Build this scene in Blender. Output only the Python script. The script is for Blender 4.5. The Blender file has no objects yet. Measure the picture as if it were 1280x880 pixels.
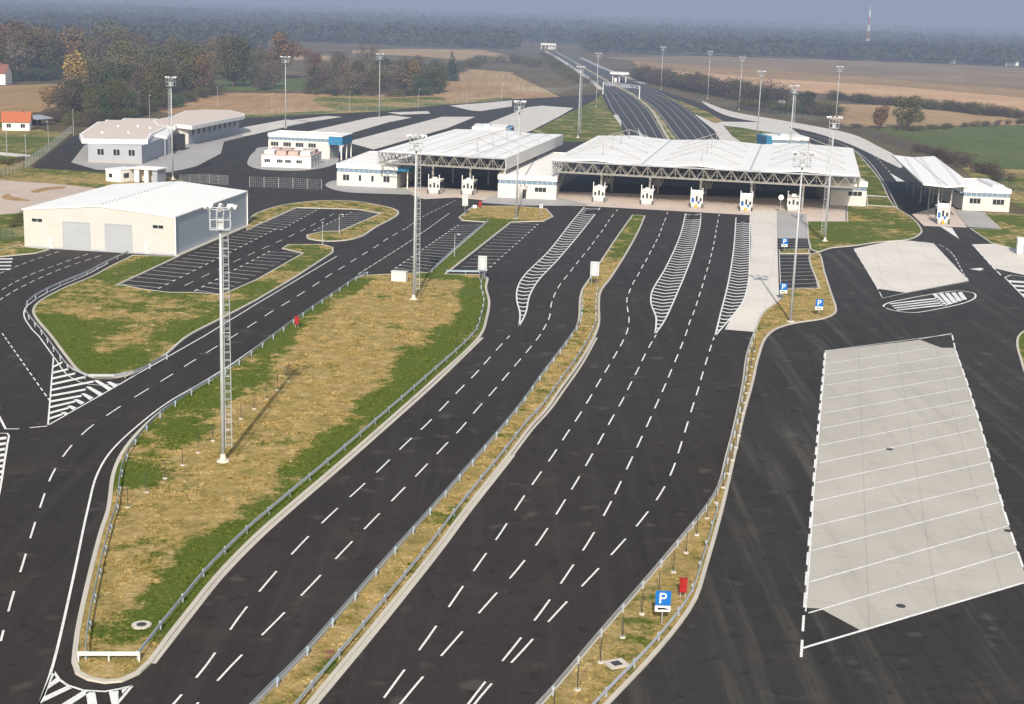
import bpy, bmesh, math, random
from mathutils import Vector, Matrix, noise as mnoise
from mathutils.geometry import tessellate_polygon
R = random.Random(7)
SC = bpy.context.scene
COL = SC.collection
PI = math.pi

# ------------------------------------------------------------------ camera model
CH, FPX, YH, ROLL = 46.0, 1850.0, 12.0, math.atan(.033)
PITCH = math.atan((440 - YH) / FPX)
FWD = Vector((0, math.cos(PITCH), -math.sin(PITCH)))
U0 = Vector((0, math.sin(PITCH), math.cos(PITCH)))
CR, SR = math.cos(ROLL), math.sin(ROLL)
RIGHT = Vector((CR, 0, 0)) + U0 * SR
UP = Vector((-SR, 0, 0)) + U0 * CR

def G(px, py, z=0.0):
    """survey point: where the sight line through a photo pixel meets the level z"""
    d = FWD + RIGHT * ((px - 640) / FPX) - UP * ((py - 440) / FPX)
    t = (z - CH) / d.z
    return Vector((d.x * t, d.y * t, z))

def g2(px, py, z=0.0):
    v = G(px, py, z)
    return (v.x, v.y)

cam = bpy.data.cameras.new('camera')
cam.sensor_width = 36
cam.lens = FPX / 1280 * 36
cam.clip_end = 40000
cam.clip_start = 1
co = bpy.data.objects.new('camera', cam)
M = Matrix((RIGHT, UP, -FWD)).transposed().to_4x4()
M.translation = (0, 0, CH)
co.matrix_world = M
COL.objects.link(co)
SC.camera = co

# ------------------------------------------------------------------ materials
def lin(c):
    return tuple((x / 255 / 12.92) if x / 255 <= .04045 else ((x / 255 + .055) / 1.055) ** 2.4 for x in c)

class NT:
    def __init__(s, name):
        s.m = bpy.data.materials.new(name)
        s.m.use_nodes = True
        s.t = s.m.node_tree
        s.n = s.t.nodes
        s.b = s.n['Principled BSDF']
        s.geo = None
    def pos(s):
        if s.geo is None:
            s.geo = s.n.new('ShaderNodeNewGeometry')
        return s.geo.outputs['Position']
    def link(s, a, b):
        s.t.links.new(a, b)
    def mapping(s, scale=(1, 1, 1), rotz=0):
        m = s.n.new('ShaderNodeMapping')
        m.inputs['Scale'].default_value = scale
        m.inputs['Rotation'].default_value = (0, 0, rotz)
        s.link(s.pos(), m.inputs['Vector'])
        return m.outputs[0]
    def noise(s, scale, detail=4, rough=.6, vec=None):
        n = s.n.new('ShaderNodeTexNoise')
        n.inputs['Scale'].default_value = scale
        n.inputs['Detail'].default_value = detail
        n.inputs['Roughness'].default_value = rough
        s.link(vec if vec is not None else s.pos(), n.inputs['Vector'])
        return n.outputs['Fac']
    def ramp(s, fac, stops):
        r = s.n.new('ShaderNodeValToRGB')
        e = r.color_ramp.elements
        while len(e) < len(stops):
            e.new(.5)
        for i, (p, c) in enumerate(stops):
            e[i].position = p
            e[i].color = (c, c, c, 1) if isinstance(c, (int, float)) else (*c, 1)
        s.link(fac, r.inputs['Fac'])
        return r.outputs['Color']
    def mix(s, f, a, b, mode='MIX'):
        m = s.n.new('ShaderNodeMix')
        m.data_type = 'RGBA'
        m.blend_type = mode
        for sock, v in ((m.inputs[0], f), (m.inputs[6], a), (m.inputs[7], b)):
            if isinstance(v, (int, float)) and sock != m.inputs[0]: v = (v, v, v)
            if isinstance(v, (int, float)):
                sock.default_value = v
            elif isinstance(v, tuple):
                sock.default_value = (*v, 1)
            else:
                s.link(v, sock)
        return m.outputs[2]
    def math(s, op, a, b=None, c=None):
        m = s.n.new('ShaderNodeMath')
        m.operation = op
        for i, v in enumerate((a, b, c)):
            if v is None: continue
            if isinstance(v, (int, float)):
                m.inputs[i].default_value = v
            else:
                s.link(v, m.inputs[i])
        return m.outputs[0]
    def bump(s, h, strength=.3, dist=.1):
        b = s.n.new('ShaderNodeBump')
        b.inputs['Strength'].default_value = strength
        b.inputs['Distance'].default_value = dist
        s.link(h, b.inputs['Height'])
        s.link(b.outputs[0], s.b.inputs['Normal'])
    def out(s, color, rough=.8, metal=0, spec=.3):
        if isinstance(color, tuple):
            s.b.inputs['Base Color'].default_value = (*color, 1)
        else:
            s.link(color, s.b.inputs['Base Color'])
        s.b.inputs['Roughness'].default_value = rough
        s.b.inputs['Metallic'].default_value = metal
        s.b.inputs['Specular IOR Level'].default_value = spec
        return s.m

def plain(name, c, rough=.7, metal=0, var=.12, scale=.6, spec=.3, dirt=None):
    t = NT(name)
    n = t.noise(scale, 5)
    a = tuple(x * (1 - var) for x in c)
    b = tuple(min(1, x * (1 + var)) for x in c)
    col = t.ramp(n, [(.3, a), (.7, b)])
    if dirt:
        n2 = t.noise(dirt[1], 6, .7)
        col = t.mix(t.ramp(n2, [(.48, 0.), (.75, dirt[2])]), col, dirt[0])
    return t.out(col, rough, metal, spec)

def asphalt(name, c, streak_rot=0.0, streak=.25, light=(.085, .08, .075)):
    t = NT(name)
    big = t.noise(.035, 5, .62)
    c0 = tuple(x * .72 for x in c); c1 = tuple(x * 1.22 for x in c)
    col = t.ramp(big, [(.32, c0), (.68, c1)])
    fine = t.noise(3.5, 6, .8)
    col = t.mix(.55, col, t.ramp(fine, [(.3, tuple(x * .55 for x in c)), (.7, tuple(x * 1.55 for x in c))]))
    sv = t.mapping((.55, .018, 1), streak_rot)
    st = t.noise(1.0, 5, .65, sv)
    col = t.mix(t.ramp(st, [(.5, 0.), (.78, streak)]), col, light)
    st2 = t.noise(1.7, 4, .6, sv)
    col = t.mix(t.ramp(st2, [(.52, 0.), (.72, .4)]), col, tuple(x * .5 for x in c))
    # dusty drifts
    d = t.noise(.11, 8, .72)
    col = t.mix(t.ramp(d, [(.54, 0.), (.8, .42)]), col, (.10, .085, .068))
    pn = t.noise(.016, 3, .5)
    col = t.mix(t.ramp(pn, [(.47, 0.), (.5, .22)]), col, tuple(x * 1.35 for x in c))
    bl = t.noise(.6, 3, .5)
    col = t.mix(t.ramp(bl, [(.60, 0.), (.68, .5)]), col, tuple(x * .45 for x in c))
    sp = t.noise(.33, 2, .4)
    col = t.mix(t.ramp(sp, [(.64, 0.), (.74, .3)]), col, (.13, .12, .105))
    t.bump(fine, .25, .02)
    return t.out(col, .82, 0, .25)

def grassmat(name, bands=None, straw=.5, patch=.06):
    """bands: list of ((px,py),(px,py), width, strength): a green strip along that line"""
    t = NT(name)
    n1 = t.noise(patch, 6, .62)
    n2 = t.noise(.45, 7, .75)
    n3 = t.noise(2.6, 5, .8)
    green = t.ramp(n3, [(.3, (.062, .088, .018)), (.55, (.115, .148, .030)), (.75, (.22, .235, .065))])
    dry = t.ramp(n2, [(.28, (.13, .125, .035)), (.42, (.26, .205, .065)), (.56, (.45, .32, .13)), (.72, (.66, .50, .28))])
    dry = t.mix(.35, dry, t.ramp(n3, [(.35, (.15, .12, .035)), (.65, (.55, .40, .18))]))
    base = t.math('ADD', t.math('MULTIPLY', n1, .62), t.math('MULTIPLY', n2, .38))
    f = t.math('SUBTRACT', base, 1 - straw)
    f = t.math('ADD', f, .5)
    f = t.math('ADD', f, t.math('MULTIPLY', t.math('SUBTRACT', base, .5), 1.3))
    f = t.math('ADD', f, t.math('MULTIPLY', t.math('SUBTRACT', n3, .5), .35))
    if bands:
        sep = t.n.new('ShaderNodeSeparateXYZ')
        t.link(t.pos(), sep.inputs[0])
        for (a, b, w, k) in bands:
            A, B = G(*a), G(*b)
            dx, dy = B.x - A.x, B.y - A.y
            L = math.hypot(dx, dy)
            nx, ny = -dy / L, dx / L
            cc = A.x * nx + A.y * ny
            d = t.math('SUBTRACT', t.math('ADD', t.math('MULTIPLY', sep.outputs[0], nx), t.math('MULTIPLY', sep.outputs[1], ny)), cc)
            d = t.math('ABSOLUTE', d)
            d = t.math('SUBTRACT', 1, t.math('DIVIDE', d, w))
            d = t.math('MAXIMUM', d, 0)
            d = t.math('MINIMUM', t.math('MULTIPLY', d, 2.0), 1)
            al = t.math('SUBTRACT', t.math('ADD', t.math('MULTIPLY', sep.outputs[0], dx / L), t.math('MULTIPLY', sep.outputs[1], dy / L)), (A.x * dx + A.y * dy) / L + L / 2)
            al = t.math('SUBTRACT', 1, t.math('DIVIDE', t.math('SUBTRACT', t.math('ABSOLUTE', al), L / 2), 6))
            al = t.math('MAXIMUM', t.math('MINIMUM', al, 1), 0)
            d = t.math('MULTIPLY', d, al)
            f = t.math('SUBTRACT', f, t.math('MULTIPLY', d, k))
    col = t.mix(t.ramp(f, [(.42, 0.), (.58, 1.)]), green, dry)
    bare = t.ramp(t.noise(.9, 6, .7), [(.62, 0.), (.72, .8)])
    col = t.mix(t.mix(t.ramp(f, [(.5, 0.), (.6, 1.)]), 0.0, bare), col, (.60, .47, .31))
    tf = t.noise(1.15, 4, .7)
    col = t.mix(t.ramp(tf, [(.60, 0.), (.68, .55)]), col, (.05, .06, .02))
    t.bump(n3, .8, .25)
    return t.out(col, .95, 0, .05)

def field(name, c1, c2, rot=0., row=(.5, .01, 1), sc=.01):
    t = NT(name)
    n = t.noise(sc, 7, .65)
    col = t.ramp(n, [(.3, c1), (.7, c2)])
    r = t.noise(1, 3, .5, t.mapping(row, rot))
    col = t.mix(t.ramp(r, [(.42, 0.), (.66, .45)]), col, tuple(x * .62 for x in c1))
    f = t.noise(.18, 6, .8)
    col = t.mix(t.ramp(f, [(.5, 0.), (.75, .5)]), col, tuple(x * 1.25 for x in c2))
    return t.out(col, .95, 0, .05)

def concrete(name, c, joint=None, rot=0., stain=.4):
    t = NT(name)
    n = t.noise(.09, 6, .65)
    col = t.ramp(n, [(.3, tuple(x * .86 for x in c)), (.7, tuple(x * 1.08 for x in c))])
    f = t.noise(3, 6, .8)
    col = t.mix(.3, col, t.ramp(f, [(.3, tuple(x * .75 for x in c)), (.7, tuple(min(1, x * 1.18) for x in c))]))
    s = t.noise(.22, 8, .75)
    col = t.mix(t.ramp(s, [(.55, 0.), (.8, stain)]), col, tuple(x * .55 for x in c))
    st = t.noise(1, 4, .6, t.mapping((.7, .03, 1), rot))
    col = t.mix(t.ramp(st, [(.52, 0.), (.8, stain * .8)]), col, tuple(x * .6 for x in c))
    if joint:
        b = t.n.new('ShaderNodeTexBrick')
        b.offset = 0
        t.link(t.mapping((1 / joint, 1 / joint, 1), rot), b.inputs['Vector'])
        b.inputs['Scale'].default_value = 1
        b.inputs['Brick Width'].default_value = 1
        b.inputs['Row Height'].default_value = 1
        b.inputs['Mortar Size'].default_value = .012
        b.inputs['Mortar Smooth'].default_value = .3
        col = t.mix(t.math('MULTIPLY', b.outputs['Fac'], .3), col, tuple(x * .45 for x in c))
    t.bump(f, .15, .02)
    return t.out(col, .85, 0, .2)

def ribbed(name, c, period, rot, rough=.5, depth=.25, metal=0, line=.5):
    """profiled sheet: ribs run perpendicular to the direction rot"""
    t = NT(name)
    w = t.n.new('ShaderNodeTexWave')
    w.wave_type = 'BANDS'
    w.bands_direction = 'X'
    t.link(t.mapping((1, 1, 1), rot), w.inputs['Vector'])
    w.inputs['Scale'].default_value = 1 / period * .314
    w.inputs['Distortion'].default_value = 0
    n = t.noise(.25, 6, .7)
    col = t.ramp(n, [(.3, tuple(x * .93 for x in c)), (.7, c)])
    col = t.mix(t.ramp(w.outputs['Fac'], [(.02, line), (.18, 0.)]), col, tuple(x * .6 for x in c))
    dn = t.noise(1, 6, .7, t.mapping((.06, .9, 1), rot))
    col = t.mix(t.ramp(dn, [(.52, 0.), (.78, .28)]), col, tuple(x * .62 for x in c))
    t.bump(w.outputs['Fac'], depth * .5, .03)
    return t.out(col, rough, metal, .35)

MA = {}
RD = math.radians
MA["asphalt"] = asphalt("asphalt_main", (.032, .0265, .0240), RD(20))
MA['asphalt_r'] = asphalt('asphalt_lorry_area', (.033, .030, .0275), RD(12), .65, (.115, .105, .09))
MA['asphalt_shade'] = asphalt('asphalt_plaza', (.012, .014, .018), RD(11), .1, (.03, .03, .03))  # near-black bluish asphalt: the canopy shade is put into the colour
MA['asphalt_far'] = asphalt('asphalt_far', (.05, .048, .05), RD(-10), .12)
MA['grassA'] = grassmat('grass_island', [((220, 780), (612, 395), 6.4, .36), ((140, 600), (330, 428), 6.0, .26), ((332, 425), (440, 352), 4.5, .30), ((545, 345), (625, 278), 5, .5), ((600, 400), (598, 350), 4, .3)], .66)
MA['grassB'] = grassmat('grass_left', [((60, 400), (110, 470), 4.5, .3), ((100, 470), (320, 378), 3.5, .2), ((140, 345), (215, 322), 5, .2)], .49, .09)
MA['grassC'] = grassmat('grass_car_park', None, .53, .2)
MA['grassD'] = grassmat('grass_median', [((770, 320), (798, 268), 3, .3)], .655, .15)
MA['grassF'] = grassmat('grass_right', None, .40, .09)
MA['grassback'] = grassmat('grass_back', None, .5, .03)
MA['orangetan'] = field('orange_tan_stubble', (.36, .22, .11), (.52, .34, .18), RD(75), (.3, .02, 1), .02)
MA['meadow'] = field('green_meadow', (.085, .12, .035), (.15, .17, .06), RD(60))
MA['tan'] = field('tan_stubble', (.36, .235, .12), (.52, .36, .19), RD(75))
MA['brown'] = field('brown_plough', (.30, .195, .09), (.46, .30, .15), RD(75))
MA['greybrown'] = field('grey_brown_plough', (.21, .14, .08), (.37, .26, .155), RD(80))
MA['orange'] = field('orange_stubble', (.54, .32, .17), (.70, .46, .26), RD(75))
MA['scrub'] = field('scrub_ground', (.09, .075, .042), (.20, .15, .08), RD(30), (.1, .05, 1))
MA['gravel'] = concrete('bare_gravel', (.55, .44, .36), None, 0, .5)
MA['conc'] = concrete('pale_concrete', (.68, .63, .56), 5.0, RD(11))
MA['concI'] = concrete('parking_concrete', (.45, .42, .37), 5.5, RD(12), .5)
MA['paver'] = concrete('grey_paving', (.42, .40, .385), 1.5, RD(11))
MA['pink'] = concrete('pink_concrete', (.62, .52, .45), 4.0, RD(11), .3)
MA['kerb'] = concrete('kerb_concrete', (.52, .48, .41), None, 0, .35)
def paintmat():
    t = NT('road_paint')
    n = t.noise(5, 8, .8)
    col = t.ramp(n, [(.36, (.34, .33, .31)), (.47, (.74, .73, .70)), (.7, (.90, .89, .86))])
    w = t.noise(.35, 4, .7)
    col = t.mix(t.ramp(w, [(.48, 0.), (.75, .5)]), col, (.42, .40, .37))
    return t.out(col, .7, 0, .2)
MA['paint'] = paintmat()
MA['paint_dim'] = plain('worn_road_paint', (.42, .41, .40), .8, 0, .25, 3)
MA['galv'] = plain('galvanised_steel', (.42, .45, .48), .45, .25, .12, 2)
MA['galvb'] = plain('blue_grey_steel', (.33, .40, .47), .45, .2, .15, 2)
MA['rail'] = plain('pale_steel', (.58, .58, .56), .5)
MA['mast'] = plain('mast_steel', (.43, .455, .475), .5, .1, .1, 1)
MA['dark'] = plain('dark_steel', (.05, .05, .052), .6, 0, .2, 1)
MA['foot'] = plain('footing_concrete', (.55, .50, .43), .9)
MA['white'] = plain('white_paint', (.87, .85, .81), .6, 0, .05, .4, .3, ((.5, .46, .4), 1.2, .35))
MA['cream'] = plain('cream_render', (.62, .605, .57), .8, 0, .05, .3, .2, ((.45, .4, .33), .8, .3))
MA['offwhite'] = plain('roof_membrane', (.93, .89, .83), .65, 0, .05, .2, .3, ((.5, .45, .4), .35, .3))
MA['tanroof'] = plain('gravel_roof', (.70, .59, .51), .9, 0, .15, .5, .1, ((.3, .24, .2), .5, .5))
MA['blue'] = plain('blue_cladding', (.03, .19, .36), .45, 0, .08, 1)
MA['band'] = plain('blue_grey_glazing_band', (.17, .25, .34), .3, 0, .15, .7, .5)
MA['glass'] = plain('window_glass', (.025, .03, .035), .12, 0, .2, 1, .6)
MA['frame'] = plain('window_frame', (.6, .6, .58), .5)
MA['greywall'] = plain('grey_wall', (.36, .38, .42), .7, 0, .06, .5)
MA['door'] = ribbed('roller_shutter', (.40, .42, .45), .35, 0, .5, .3)
MA['towerred'] = plain('faded_red', (.42, .12, .10), .7)
MA['red'] = plain('red_paint', (.30, .018, .018), .45, 0, .15, 2)
MA['yellow'] = plain('yellow_paint', (.6, .38, .03), .5)
MA['signblue'] = plain('sign_blue', (.012, .13, .42), .35, 0, .04, 1)
MA['signwhite'] = plain('sign_white', (.8, .8, .8), .4, 0, .03, 1)
MA['signback'] = plain('sign_back', (.50, .53, .55), .5, 0, .05, 1)
MA['black'] = plain('black_paint', (.015, .015, .015), .6)
MA['rooftile'] = ribbed('red_roof_tiles', (.50, .15, .06), .4, 0, .8, .4)
MA['rooftile_old'] = ribbed('old_roof_tiles', (.25, .10, .07), .4, 0, .8, .4)
MA['roofcan'] = ribbed('canopy_roof_sheet', (.94, .91, .86), 5.6, RD(101), .55, .1)
MA['roofcan2'] = ribbed('canopy_roof_sheet_long', (.94, .91, .86), 4.5, RD(11), .55, .1)
MA['hroof'] = ribbed('hangar_roof_sheet', (.93, .91, .86), 1.0, RD(97.5), .55, .15)
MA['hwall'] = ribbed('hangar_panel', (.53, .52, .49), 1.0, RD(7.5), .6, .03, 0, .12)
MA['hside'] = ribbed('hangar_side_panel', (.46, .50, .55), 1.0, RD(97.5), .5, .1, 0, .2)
MA['inside'] = plain('shaded_inner_wall', (.06, .10, .15), .6, 0, .2, .3)  # dark blue colour stands in for deep shade under the canopies
MA['lens'] = plain('lamp_glass', (.36, .38, .40), .3)
MA['rod'] = plain('tie_rod', (.30, .28, .25), .6)
MA['truss'] = plain('truss_steel', (.31, .30, .275), .5, 0, .06, 1)
MA['wire'] = plain('fence_wire', (.30, .34, .33), .6, 0, .1, 1)
MA['wirelight'] = plain('pale_fence_wire', (.55, .57, .57), .6, 0, .1, 1)
MA['bark'] = plain('bark', (.10, .08, .065), .9, 0, .3, .8)
MA['pinkroof'] = plain('pink_roof_units', (.55, .40, .35), .8, 0, .2, 1.5)

def foliage(name, a, b, c):
    t = NT(name)
    oi = t.n.new('ShaderNodeObjectInfo')
    n = t.noise(.35, 4, .7)
    n2 = t.noise(1.9, 3, .8)
    col = t.ramp(n, [(.3, a), (.5, b), (.72, c)])
    col = t.mix(.5, col, t.ramp(n2, [(.3, tuple(x * .5 for x in a)), (.7, tuple(x * 1.35 for x in c))]))
    hs = t.n.new('ShaderNodeHueSaturation')
    t.link(t.math('ADD', .485, t.math('MULTIPLY', oi.outputs['Random'], .03)), hs.inputs['Hue'])
    t.link(t.math('ADD', .85, t.math('MULTIPLY', oi.outputs['Random'], .65)), hs.inputs['Value'])
    t.link(col, hs.inputs['Color'])
    return t.out(hs.outputs[0], .9, 0, .05)
MA['f_bare'] = foliage('bare_twigs', (.075, .060, .044), (.112, .088, .064), (.155, .122, .09))
MA['f_rust'] = foliage('rust_leaves', (.085, .05, .026), (.14, .08, .038), (.20, .12, .055))
MA['f_olive'] = foliage('olive_leaves', (.04, .045, .018), (.075, .075, .028), (.12, .105, .04))
MA['f_green'] = foliage('dark_green_leaves', (.022, .038, .020), (.042, .06, .030), (.07, .09, .04))
MA['f_yellow'] = foliage('yellow_leaves', (.15, .10, .035), (.23, .155, .055), (.31, .21, .08))
MA['f_dark'] = foliage('dark_scrub', (.045, .034, .028), (.075, .056, .045), (.11, .082, .062))
MA['f_conifer'] = foliage('conifer_needles', (.012, .024, .016), (.02, .038, .024), (.035, .055, .03))
def woodmat():
    t = NT('far_wood')
    n = t.noise(.03, 4, .7)
    n2 = t.noise(.004, 4, .6)
    c = t.ramp(n, [(.3, (.022, .038, .026)), (.48, (.040, .050, .032)), (.6, (.065, .058, .040)), (.75, (.10, .075, .05))])
    d = t.ramp(n2, [(.35, (.025, .045, .028)), (.65, (.075, .06, .042))])
    return t.out(t.mix(.45, c, d), .95, 0, .03)
MA['wood'] = woodmat()

# ------------------------------------------------------------------ mesh builder
class Fr:
    """local frame of a building: u along the front, v away from the viewer"""
    def __init__(s, a, b=None, ang=None):
        s.o = Vector((a[0], a[1], 0))
        if b is not None:
            d = Vector((b[0] - a[0], b[1] - a[1], 0))
            s.w = d.length
            s.u = d.normalized()
        else:
            s.u = Vector((math.cos(ang), math.sin(ang), 0))
            s.w = 0
        s.v = Vector((-s.u.y, s.u.x, 0))
    def __call__(s, u, v, z):
        return s.o + s.u * u + s.v * v + Vector((0, 0, z))
ID = Fr((0, 0), ang=0)

class MB:
    def __init__(s, fr=ID):
        s.vs, s.fs, s.fr = [], [], fr
    def add(s, vs, fs):
        k = len(s.vs)
        s.vs += [tuple(v) for v in vs]
        s.fs += [tuple(i + k for i in f) for f in fs]
        return s
    def box(s, u0, u1, v0, v1, z0, z1):
        f = s.fr
        vs = [f(u, v, z) for z in (z0, z1) for u, v in ((u0, v0), (u1, v0), (u1, v1), (u0, v1))]
        return s.add(vs, [(3, 2, 1, 0), (4, 5, 6, 7), (0, 1, 5, 4), (1, 2, 6, 5), (2, 3, 7, 6), (3, 0, 4, 7)])
    def hexa(s, pts):   # 8 local points, bottom 4 then top 4
        vs = [s.fr(*p) for p in pts]
        return s.add(vs, [(3, 2, 1, 0), (4, 5, 6, 7), (0, 1, 5, 4), (1, 2, 6, 5), (2, 3, 7, 6), (3, 0, 4, 7)])
    def tube(s, p0, p1, r0, r1=None, n=6, local=True):
        if r1 is None: r1 = r0
        a = s.fr(*p0) if local else Vector(p0)
        b = s.fr(*p1) if local else Vector(p1)
        d = (b - a).normalized()
        x = d.orthogonal().normalized()
        y = d.cross(x)
        vs = []
        for c, r in ((a, r0), (b, r1)):
            for i in range(n):
                t = 2 * PI * i / n
                vs.append(c + x * (math.cos(t) * r) + y * (math.sin(t) * r))
        fs = [(i, (i + 1) % n, n + (i + 1) % n, n + i) for i in range(n)]
        fs += [tuple(range(n))[::-1], tuple(range(n, 2 * n))]
        return s.add(vs, fs)
    def prism(s, poly, z0, z1):
        """poly: world (x,y) list"""
        n = len(poly)
        if area(poly) < 0: poly = poly[::-1]
        vs = [Vector((x, y, z0)) for x, y in poly] + [Vector((x, y, z1)) for x, y in poly]
        tris = tessellate_polygon([[Vector((x, y, 0)) for x, y in poly]])
        fs = []
        for t in tris:
            a, b, c = t
            if cross2(poly[a], poly[b], poly[c]) < 0: a, b, c = c, b, a
            fs.append((a + n, b + n, c + n))
            fs.append((c, b, a))
        fs += [(i, (i + 1) % n, n + (i + 1) % n, n + i) for i in range(n)]
        return s.add(vs, fs)
    def flat(s, poly, z):
        n = len(poly)
        vs = [Vector((x, y, z)) for x, y in poly]
        fs = []
        for t in tessellate_polygon([[Vector((x, y, 0)) for x, y in poly]]):
            a, b, c = t
            if cross2(poly[a], poly[b], poly[c]) < 0: a, b, c = c, b, a
            fs.append((a, b, c))
        return s.add(vs, fs)
    def quad(s, a, b, c, d):
        return s.add([s.fr(*p) for p in (a, b, c, d)], [(0, 1, 2, 3)])
    def ribbon(s, path, w, z):
        L = offset(path, w / 2); Rr = offset(path, -w / 2)
        n = len(path)
        vs = [Vector((*p, z)) for p in Rr] + [Vector((*p, z)) for p in L]
        return s.add(vs, [(i, i + 1, n + i + 1, n + i) for i in range(n - 1)])
    def sweep(s, path, sec, closed=False):
        """sec: (offset to the left, z) section"""
        n = len(path); m = len(sec)
        vs = []
        cols = [offset(path, o, closed) for o, z in sec]
        for i in range(n):
            for j, (o, z) in enumerate(sec):
                vs.append(Vector((*cols[j][i], z)))
        fs = []
        for i in range(n if closed else n - 1):
            k = (i + 1) % n
            for j in range(m - 1):
                fs.append((i * m + j, i * m + j + 1, k * m + j + 1, k * m + j))
        return s.add(vs, fs)
    def build(s, name, mat, parent=None, kind=None, smooth=False, origin=None):
        me = bpy.data.meshes.new(name)
        o = bpy.data.objects.new(name, me)
        COL.objects.link(o)
        off = Vector((0, 0, 0))
        if parent is not None:
            o.parent = parent
            off = WLOC[parent.name]
        elif origin is not None:
            off = Vector(origin)
            o.location = off
        WLOC[o.name] = off
        if parent is not None and False: pass
        me.from_pydata([(v[0] - off.x, v[1] - off.y, v[2] - off.z) for v in s.vs], [], s.fs)
        me.materials.append(MA[mat])
        if smooth:
            me.polygons.foreach_set('use_smooth', [True] * len(me.polygons))
        if kind: o['kind'] = kind
        return o
WLOC = {}

def area(p):
    return sum(p[i - 1][0] * p[i][1] - p[i][0] * p[i - 1][1] for i in range(len(p))) / 2
def cross2(a, b, c):
    return (b[0] - a[0]) * (c[1] - a[1]) - (b[1] - a[1]) * (c[0] - a[0])
def offset(path, o, closed=False):
    n = len(path); out = []
    for i in range(n):
        if closed:
            p, q, r = path[i - 1], path[i], path[(i + 1) % n]
        else:
            p, q, r = path[max(i - 1, 0)], path[i], path[min(i + 1, n - 1)]
        d1 = Vector((q[0] - p[0], q[1] - p[1])); d2 = Vector((r[0] - q[0], r[1] - q[1]))
        if d1.length < 1e-9: d1 = d2
        if d2.length < 1e-9: d2 = d1
        d1 = d1.normalized(); d2 = d2.normalized()
        n1 = Vector((-d1.y, d1.x)); n2 = Vector((-d2.y, d2.x))
        m = n1 + n2
        if m.length < 1e-6: m = n1.copy()
        m.normalize()
        k = 1 / max(.5, m.dot(n1))
        out.append((q[0] + m.x * o * k, q[1] + m.y * o * k))
    return out
def spline(pts, step=1.5, closed=False):
    """Catmull-Rom through ground points, resampled about every step metres"""
    P = [Vector(p) for p in pts]; n = len(P); out = []
    rng = range(n if closed else n - 1)
    for i in rng:
        if closed:
            a, b, c, d = P[i - 1], P[i], P[(i + 1) % n], P[(i + 2) % n]
        else:
            b, c = P[i], P[i + 1]
            a = P[i - 1] if i else b * 2 - c
            d = P[i + 2] if i + 2 < n else c * 2 - b
        L = (c - b).length
        # centripetal parameters keep uneven survey points from looping
        t0 = 0; t1 = t0 + max((b - a).length, 1e-3) ** .5; t2 = t1 + max(L, 1e-3) ** .5; t3 = t2 + max((d - c).length, 1e-3) ** .5
        k = max(1, int(L / step))
        for j in range(k):
            t = t1 + (t2 - t1) * j / k
            A1 = a * ((t1 - t) / (t1 - t0)) + b * ((t - t0) / (t1 - t0))
            A2 = b * ((t2 - t) / (t2 - t1)) + c * ((t - t1) / (t2 - t1))
            A3 = c * ((t3 - t) / (t3 - t2)) + d * ((t - t2) / (t3 - t2))
            B1 = A1 * ((t2 - t) / (t2 - t0)) + A2 * ((t - t0) / (t2 - t0))
            B2 = A2 * ((t3 - t) / (t3 - t1)) + A3 * ((t - t1) / (t3 - t1))
            C = B1 * ((t2 - t) / (t2 - t1)) + B2 * ((t - t1) / (t2 - t1))
            out.append((C.x, C.y))
    if not closed: out.append(tuple(P[-1]))
    return out
def gp(px, z=0):
    return [g2(x, y, z) for x, y in px]
def arc(path):
    s = [0.]
    for i in range(1, len(path)):
        s.append(s[-1] + math.hypot(path[i][0] - path[i - 1][0], path[i][1] - path[i - 1][1]))
    return s
def at(path, S, t):
    t = max(0, min(S[-1], t))
    for i in range(1, len(S)):
        if S[i] >= t:
            k = (t - S[i - 1]) / max(1e-9, S[i] - S[i - 1])
            a, b = path[i - 1], path[i]
            return (a[0] + (b[0] - a[0]) * k, a[1] + (b[1] - a[1]) * k)
    return path[-1]

def structure(name, mb, mat):
    o = mb.build(name, mat, None, 'structure')
    if 'marking' in name or name in ('manhole', 'tar_patch', 'oil_stain'): o.location.z += .03
    return o
ZC = [0]
def sheet(name, px, z, mat, smooth=False):
    ZC[0] += 1; z += ZC[0] * .0003
    poly = gp(px)
    if smooth: poly = spline(poly, 1.5, True)
    return structure(name, MB().flat(poly, z), mat)

def thing(name, label, cat, loc=(0, 0, 0), group=None, rotz=0):
    o = bpy.data.objects.new(name, None)
    COL.objects.link(o)
    o.empty_display_size = .5
    o.location = loc
    o.rotation_euler = (0, 0, rotz)
    o['label'] = label
    o['category'] = cat
    if group: o['group'] = group
    WLOC[o.name] = Vector(loc)
    return o
def tag(o, label, cat, group=None):
    o['label'] = label; o['category'] = cat
    if group: o['group'] = group
    return o
def dup(root, loc, rotz=0, label=None, group=None, scale=None):
    r = root.copy(); COL.objects.link(r)
    r.location = loc
    r.rotation_euler = (0, 0, rotz)
    if scale: r.scale = scale
    if label: r['label'] = label
    if group: r['group'] = group
    WLOC[r.name] = Vector(loc)
    for ch in list(root.children):
        c = ch.copy(); COL.objects.link(c); c.parent = r
        for g in list(ch.children):
            d = g.copy(); COL.objects.link(d); d.parent = c
    return r
def child(o, name, mesh, loc, rotz=0):
    c = bpy.data.objects.new(name, mesh)
    COL.objects.link(c)
    c.parent = o; c.location = loc; c.rotation_euler = (0, 0, rotz)
    return c
def meshof(mb, name, mat):
    me = bpy.data.meshes.new(name)
    me.from_pydata([tuple(v) for v in mb.vs], [], mb.fs)
    me.materials.append(MA[mat])
    return me

# ================================================================== SETTING
structure('terrain', MB().flat([(-9000, -300), (9000, -300), (14000, 24000), (-14000, 24000)], -.06), 'scrub')
F = lambda n, px, z, m, s=False: sheet(n, px, z, m, s)
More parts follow.
